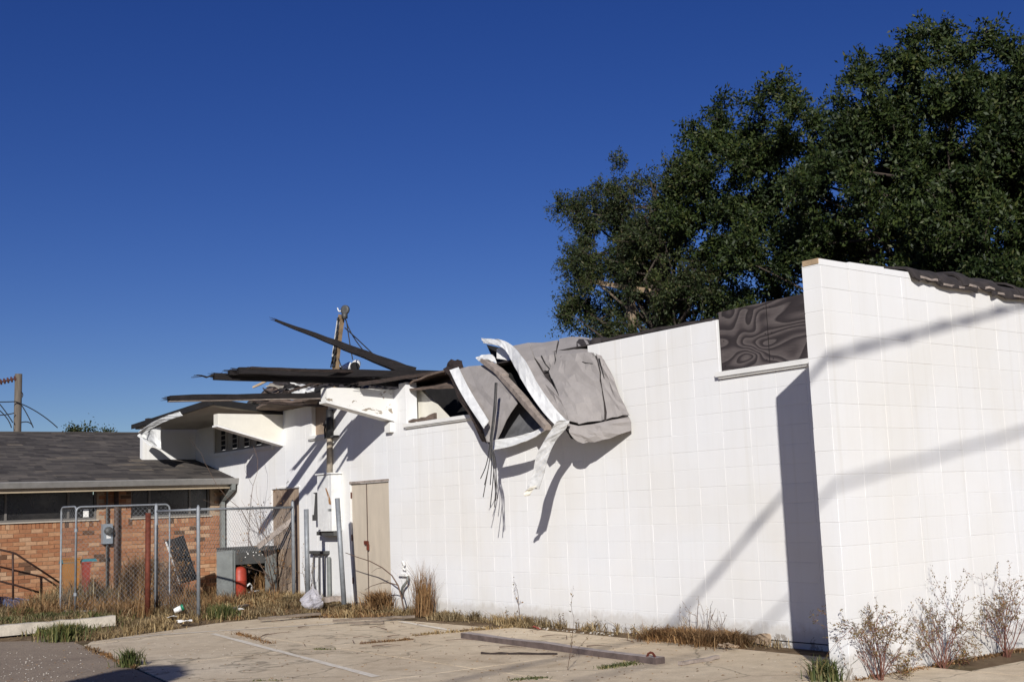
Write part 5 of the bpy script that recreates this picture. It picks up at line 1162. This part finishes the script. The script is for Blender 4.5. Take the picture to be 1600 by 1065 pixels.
tag(mb.build('gravel', simple('pale_grit', (0.50, 0.46, 0.40), .9, var=.25, scale=30)), 'pale grit and chips scattered over the slabs', 'gravel', None, 'stuff')
rg = np.random.default_rng(56); mb = MB()
for k in range(700):
    px = rg.uniform(0, 1300); py = rg.uniform(965, 1065); p = onZ(px, py, .015)
    if p[1] > -.05 or p[0] < -11 or p[0] > 1: continue
    a = rg.uniform(0, PI); s_ = rg.uniform(.008, .022); mb.add([(p[0], p[1], .014), (p[0] + s_ * math.cos(a) - s_ * .3 * math.sin(a), p[1] + s_ * math.sin(a), .02), (p[0] + 2 * s_ * math.cos(a), p[1] + 2 * s_ * math.sin(a), .016), (p[0] + s_ * math.cos(a) + s_ * .3 * math.sin(a), p[1] + s_ * math.sin(a) - s_ * .3, .015)], [(0, 1, 2, 3)])
tag(mb.build('fallen_leaves', RUSTY), 'dry leaf litter strewn over the slabs', 'leaves', None, 'stuff')

# ------------------------------------------------------------------ trees behind the building
def tree(name, label, blobs, trunk, mat, seed, nclump, twigs, lpt, leafsize, cat='tree', narrow=.42, tl=(.35, .9), upb=.25):
    rg = np.random.default_rng(seed); t_ = thing(name, trunk, label, cat); S = Sub(t_)
    Bc = np.array([onY(px, py, Y) for px, py, Y, r, ry in blobs]); Br = np.array([[r * np.linalg.norm(Bc[i] - CAM) / FOC, ry, r * np.linalg.norm(Bc[i] - CAM) / FOC] for i, (px, py, Y, r, ry) in enumerate(blobs)])
    vol = Br.prod(1) ** .75; pick = rg.choice(len(blobs), nclump, p=vol / vol.sum())
    d = rg.normal(0, 1, (nclump, 3)); d /= np.linalg.norm(d, axis=1, keepdims=True); rad = rg.uniform(.3, 1.05, nclump) ** .45
    C_ = Bc[pick] + d * rad[:, None] * Br[pick]; out = C_ - Bc.mean(0)
    # twigs radiate from each clump, mostly outward and up
    N_ = nclump * twigs; ci = np.repeat(np.arange(nclump), twigs)
    td = rg.normal(0, 1, (N_, 3)) + .55 * d[pick * 0 + np.arange(nclump)][ci] + np.array([0, 0, upb]); td /= np.linalg.norm(td, axis=1, keepdims=True)
    tlen = rg.uniform(tl[0], tl[1], N_); start = C_[ci] + rg.normal(0, .07, (N_, 3))
    M = N_ * lpt; ti = np.repeat(np.arange(N_), lpt); u = rg.uniform(.05, 1, M) ** .8
    curve = np.stack([np.zeros(M), np.zeros(M), -.18 * u * u * tlen[ti]], 1)
    pos = start[ti] + td[ti] * (u * tlen[ti])[:, None] + curve + rg.normal(0, .045, (M, 3))
    la = td[ti] * .6 + rg.normal(0, .8, (M, 3)); la /= np.linalg.norm(la, axis=1, keepdims=True)
    nb = np.cross(la, rg.normal(0, 1, (M, 3)) + np.array([0, 0, .3])); nb /= np.linalg.norm(nb, axis=1, keepdims=True) + 1e-9
    sz = leafsize * rg.uniform(.6, 1.35, M)
    a = pos; b_ = pos + la * (sz * .5)[:, None] + nb * (sz * narrow / 2)[:, None]; c = pos + la * sz[:, None]; e = pos + la * (sz * .5)[:, None] - nb * (sz * narrow / 2)[:, None]
    v_ = np.stack([a, b_, c, e], 1).reshape(-1, 3) - S.off; k = np.arange(M)[:, None] * 4; q = np.concatenate([k, k + 1, k + 2, k + 3], 1)
    cr = link('crown', fast_mesh('crown', v_, q, np.zeros((0, 3), int), mat), t_); cr['kind'] = 'stuff'
    tb = MB(); T0 = V(*trunk); top = Bc.mean(0); top = V(T0[0] + (top[0] - T0[0]) * .3, T0[1], top[2])
    tb.tube([T0 + V(0, 0, -.2), T0 + (top - T0) * .25 + V(.1, 0, 0), T0 + (top - T0) * .6, top], .34, 9, .12)
    for j in rg.choice(nclump, min(nclump, 90), replace=False):
        s0 = T0 + (top - T0) * rg.uniform(.35, .95); m_ = (s0 + C_[j]) / 2 + V(*rg.normal(0, .3, 3)) + V(0, 0, .3); tb.tube([s0, s0 * .5 + m_ * .5 + rg.normal(0, .1, 3), m_, C_[j]], .07, 5, .012, cap=False)
    S.part('trunk', tb, BARK)
    sel = rg.choice(N_, min(N_, 1500), replace=False); tm = MB()
    for j in sel: tm.tube([start[j], start[j] + td[j] * tlen[j] * .5 + V(0, 0, -.18 * .25 * tlen[j]), start[j] + td[j] * tlen[j] + V(0, 0, -.18 * tlen[j])], .008, 3, .003, cap=False)
    S.part('twig', tm, BARK, kind='stuff')
    return t_
tree('oak_tree', 'large dark evergreen oak filling the sky behind the wing wall', [
    (1490, 182, 11.5, 115, 2.2), (1370, 205, 11, 105, 2.2), (1250, 210, 11, 85, 2.0), (1165, 195, 11, 48, 1.2), (1590, 190, 11.5, 120, 2.2), (1680, 220, 11.5, 120, 2.2), (1140, 280, 10.5, 68, 1.5), (1230, 320, 10.5, 110, 2.2),
    (1360, 330, 10.5, 130, 2.5), (1500, 330, 10.5, 130, 2.5), (1640, 350, 10.5, 130, 2.5), (1150, 390, 10.5, 95, 2), (1270, 430, 10.5, 100, 2.2), (1420, 430, 11, 110, 2.2), (1560, 440, 11, 120, 2.2), (1090, 240, 10.5, 30, .7)],
    (-6.0, 11, 0), OAK, 101, 440, 24, 34, .095, tl=(.18, .62))
tree('small_tree', 'smaller grey green tree left of the large oak with upright shoots', [
    (1010, 330, 10, 62, 1.3), (945, 330, 10, 32, .8), (895, 316, 10, 16, .5), (872, 317, 10, 5, .2), (888, 335, 10, 8, .3), (960, 400, 10, 60, 1.2), (905, 408, 10, 20, .5), (1050, 410, 10, 80, 1.4), (950, 470, 10, 62, 1.2), (1030, 490, 10, 75, 1.3), (1110, 470, 10, 60, 1.3), (905, 505, 10, 30, .7), (1065, 300, 10, 40, .8), (960, 260, 10, 12, .3)],
    (-13.2, 10, 0), OAK2, 102, 210, 18, 30, .08, narrow=.36, tl=(.18, .62), upb=.6)
for k, (px, py, X, r) in enumerate([(115, 664, -60, 6), (138, 660, -60, 9), (168, 668, -60, 7)]):
    c = onX(px, py, X); rg = np.random.default_rng(200 + k); n = 700; sc_ = r * np.linalg.norm(c - CAM) / FOC * 1.0
    pos = c + rg.normal(0, 1, (n, 3)) * np.array([.8, 1.2, 1.0]) * sc_ * .8 - V(0, 0, sc_ * 1.6); la = rg.normal(0, 1, (n, 3)); la /= np.linalg.norm(la, axis=1, keepdims=True); nb = np.cross(la, rg.normal(0, 1, (n, 3))); nb /= np.linalg.norm(nb, axis=1, keepdims=True); s_ = rg.uniform(.06, .16, (n, 1))
    base = V(c[0], c[1], 0); t_ = thing('distant_tree', base, ['low distant tree top left of the taller one beyond the brick house roof', 'tallest distant tree top beyond the brick house roof', 'distant tree top nearest the white building beyond the brick house roof'][k], 'tree', 'distant tree tops')
    v_ = np.stack([pos, pos + la * s_ * .5 + nb * s_ * .3, pos + la * s_, pos + la * s_ * .5 - nb * s_ * .3], 1).reshape(-1, 3) - base; kk = np.arange(n)[:, None] * 4
    cr = link('crown', fast_mesh('crown', v_, np.concatenate([kk, kk + 1, kk + 2, kk + 3], 1), np.zeros((0, 3), int), OAK2), t_); cr['kind'] = 'stuff'
    mb = MB(); mb.tube([base, c - V(0, 0, sc_)], .15, 6, .05); Sub(t_).part('trunk', mb, BARK)

# ------------------------------------------------------------------ utility poles and lines
pb = onX(27, 668, -40); pt = onX(29, 584, -40); d_ = nrm(pt - pb); bot = V(pb[0], pb[1], 0)
up_ = thing('utility_pole', bot, 'grey wooden utility pole with sagging wires beyond the brick house roof', 'utility pole'); S = Sub(up_)
mb = MB(); mb.tube([V(pt[0] - .0, pt[1] - .02, 0), pt], .15, 10, .13); S.part('pole', mb, simple('pale_pole_wood', (0.12, 0.10, 0.08), .9, var=.3, scale=4, stretch=(5, 5, .5)), smooth=True)
mb = MB(); P0 = onX(26, 591, -40); P1 = onX(-20, 601, -40)
for t_ in np.linspace(.05, .9, 8):
    p = P0 + (P1 - P0) * t_; mb.lathe(p, [(.03, -.05), (.11, -.01), (.11, .02), (.03, .05)], 10, axis=P1 - P0)
mb.tube([P0, P1], .03, 6); S.part('insulator_string', mb, simple('brown_porcelain', (0.10, 0.045, 0.035), .35, var=.2))
mb = MB()
for a, m_, b_ in [((-30, 628), (8, 628), (24, 627)), ((24, 627), (60, 640), (90, 668)), ((32, 630), (45, 650), (52, 668)), ((-30, 648), (5, 650), (22, 645)), ((-10, 620), (8, 640), (20, 660)), ((32, 660), (48, 655), (52, 668)), ((-30, 625), (10, 640), (18, 668)), ((33, 612), (38, 616), (33, 622))]:
    A_, M_, E_ = (onX(*a, -39.8), onX(*m_, -39.8), onX(*b_, -39.8)); mb.tube([A_ * (1 - t_) ** 2 + M_ * 2 * t_ * (1 - t_) + E_ * t_ * t_ for t_ in np.linspace(0, 1, 9)], .02, 5)
S.part('wire', mb, BLACKRUB)
PY = 9.3; c0 = onY(908, 437, PY); c1 = onY(975, 448, PY); pp = c0 + (c1 - c0) * 1.0
up2 = thing('utility_pole', (pp[0], PY, 0), 'wooden pole with crossarm mostly swallowed by the smaller tree', 'utility pole'); S = Sub(up2)
mb = MB(); mb.tube([(pp[0], PY + .2, 0), (pp[0], PY + .2, pp[2] + .25)], .13, 10, .11); S.part('pole', mb, POLEWOOD, smooth=True)
mb = MB(); mb.bar(c0, c0 + (c1 - c0) * 1.7, .09, .11); S.part('crossarm', mb, OLDWOOD); mb = MB(); mb.bar(c0 + (c1 - c0) * .45 + V(0, 0, -.05), (pp[0], PY + .06, pp[2] - .5), .03, .04); S.part('brace', mb, POLEWOOD)
mb = MB(); mb.box(c0[0] - .03, c0[0] + .03, c0[1] - .06, c0[1] + .06, c0[2] - .06, c0[2] + .08); S.part('insulator_pin', mb, RUST)
# overhead service lines crossing behind the viewer; they throw the soft stripes on the white walls
s_ = np.array(SUN)
for k, (A_, B_, t0, r_) in enumerate([((0, 1.73, 3.512), (0, -1.426, 2.749), 10.5, .026), ((0, 1.5, 2.185), (0, -1.468, 1.648), 15.0, .021)]):
    A_ = V(*A_); B_ = V(*B_); d = B_ - A_; kz = d[2] / s_[2]; d = nrm(d - s_ * kz); P = A_ + s_ * t0
    mb = MB(); n = 110; pts = [P + d * u for u in np.linspace(-30, 22, n)]
    mb.tube([p + V(.006 * math.sin(i * 1.9), 0, .006 * math.cos(i * 1.9)) for i, p in enumerate(pts)], r_, 6)
    if k == 0: mb.tube([p + V(.03 * math.cos(i * 1.9), 0, .032 * math.sin(i * 1.9)) for i, p in enumerate(pts)], .018, 5)
    at_base(mb, 'overhead_cable', BLACKRUB, ['upper overhead service cable whose shadow crosses the top of the wing wall', 'lower overhead service cable whose shadow crosses the middle of the wing wall'][k], 'cable', 'overhead cables')

bs = V(-5.35, -5.88, 0) + s_ * 11.0; t_ = thing('added_shade_tree', (bs[0], bs[1], 0), 'small unseen tree added behind the viewer to shade the lot corner', 'tree'); S = Sub(t_)  # unseen tree, added only to cast the shadow patch on the lot
rg = np.random.default_rng(300); n = 9000; d = rg.normal(0, 1, (n, 3)); d /= np.linalg.norm(d, axis=1, keepdims=True); pos = bs + d * (rg.uniform(0, 1, (n, 1)) ** .33) * np.array([.55, .55, .5])
la = rg.normal(0, 1, (n, 3)); la /= np.linalg.norm(la, axis=1, keepdims=True); nb = np.cross(la, rg.normal(0, 1, (n, 3))); nb /= np.linalg.norm(nb, axis=1, keepdims=True)
v_ = np.stack([pos, pos + la * .05 + nb * .03, pos + la * .1, pos + la * .05 - nb * .03], 1).reshape(-1, 3) - S.off; kk = np.arange(n)[:, None] * 4
cr = link('crown', fast_mesh('crown', v_, np.concatenate([kk, kk + 1, kk + 2, kk + 3], 1), np.zeros((0, 3), int), OAK2), t_); cr['kind'] = 'stuff'
mb = MB(); mb.tube([V(bs[0], bs[1], 0), bs - V(0, 0, .5), bs + V(0, 0, .4)], .1, 8, .03); S.part('trunk', mb, BARK)

# bits of stick strewn in the thatch and on the slabs by the wall
rg = np.random.default_rng(77); mb = MB()
for k in range(70):
    p = onZ(rg.uniform(380, 1180), rg.uniform(955, 1010), .03)
    if p[1] > -.08 or p[0] > -1.5: continue
    a = rg.uniform(0, PI); L_ = rg.uniform(.08, .4); d = V(math.cos(a), math.sin(a), rg.uniform(-.02, .05)); m_ = p + d * L_ * .5 + V(rg.uniform(-.02, .02), rg.uniform(-.02, .02), .01)
    mb.tube([p, m_, p + d * L_], rg.uniform(.003, .008), 4, .002)
tag(mb.build('stick_litter', TWIG), 'small broken sticks strewn along the foot of the long wall', 'sticks', None, 'stuff')
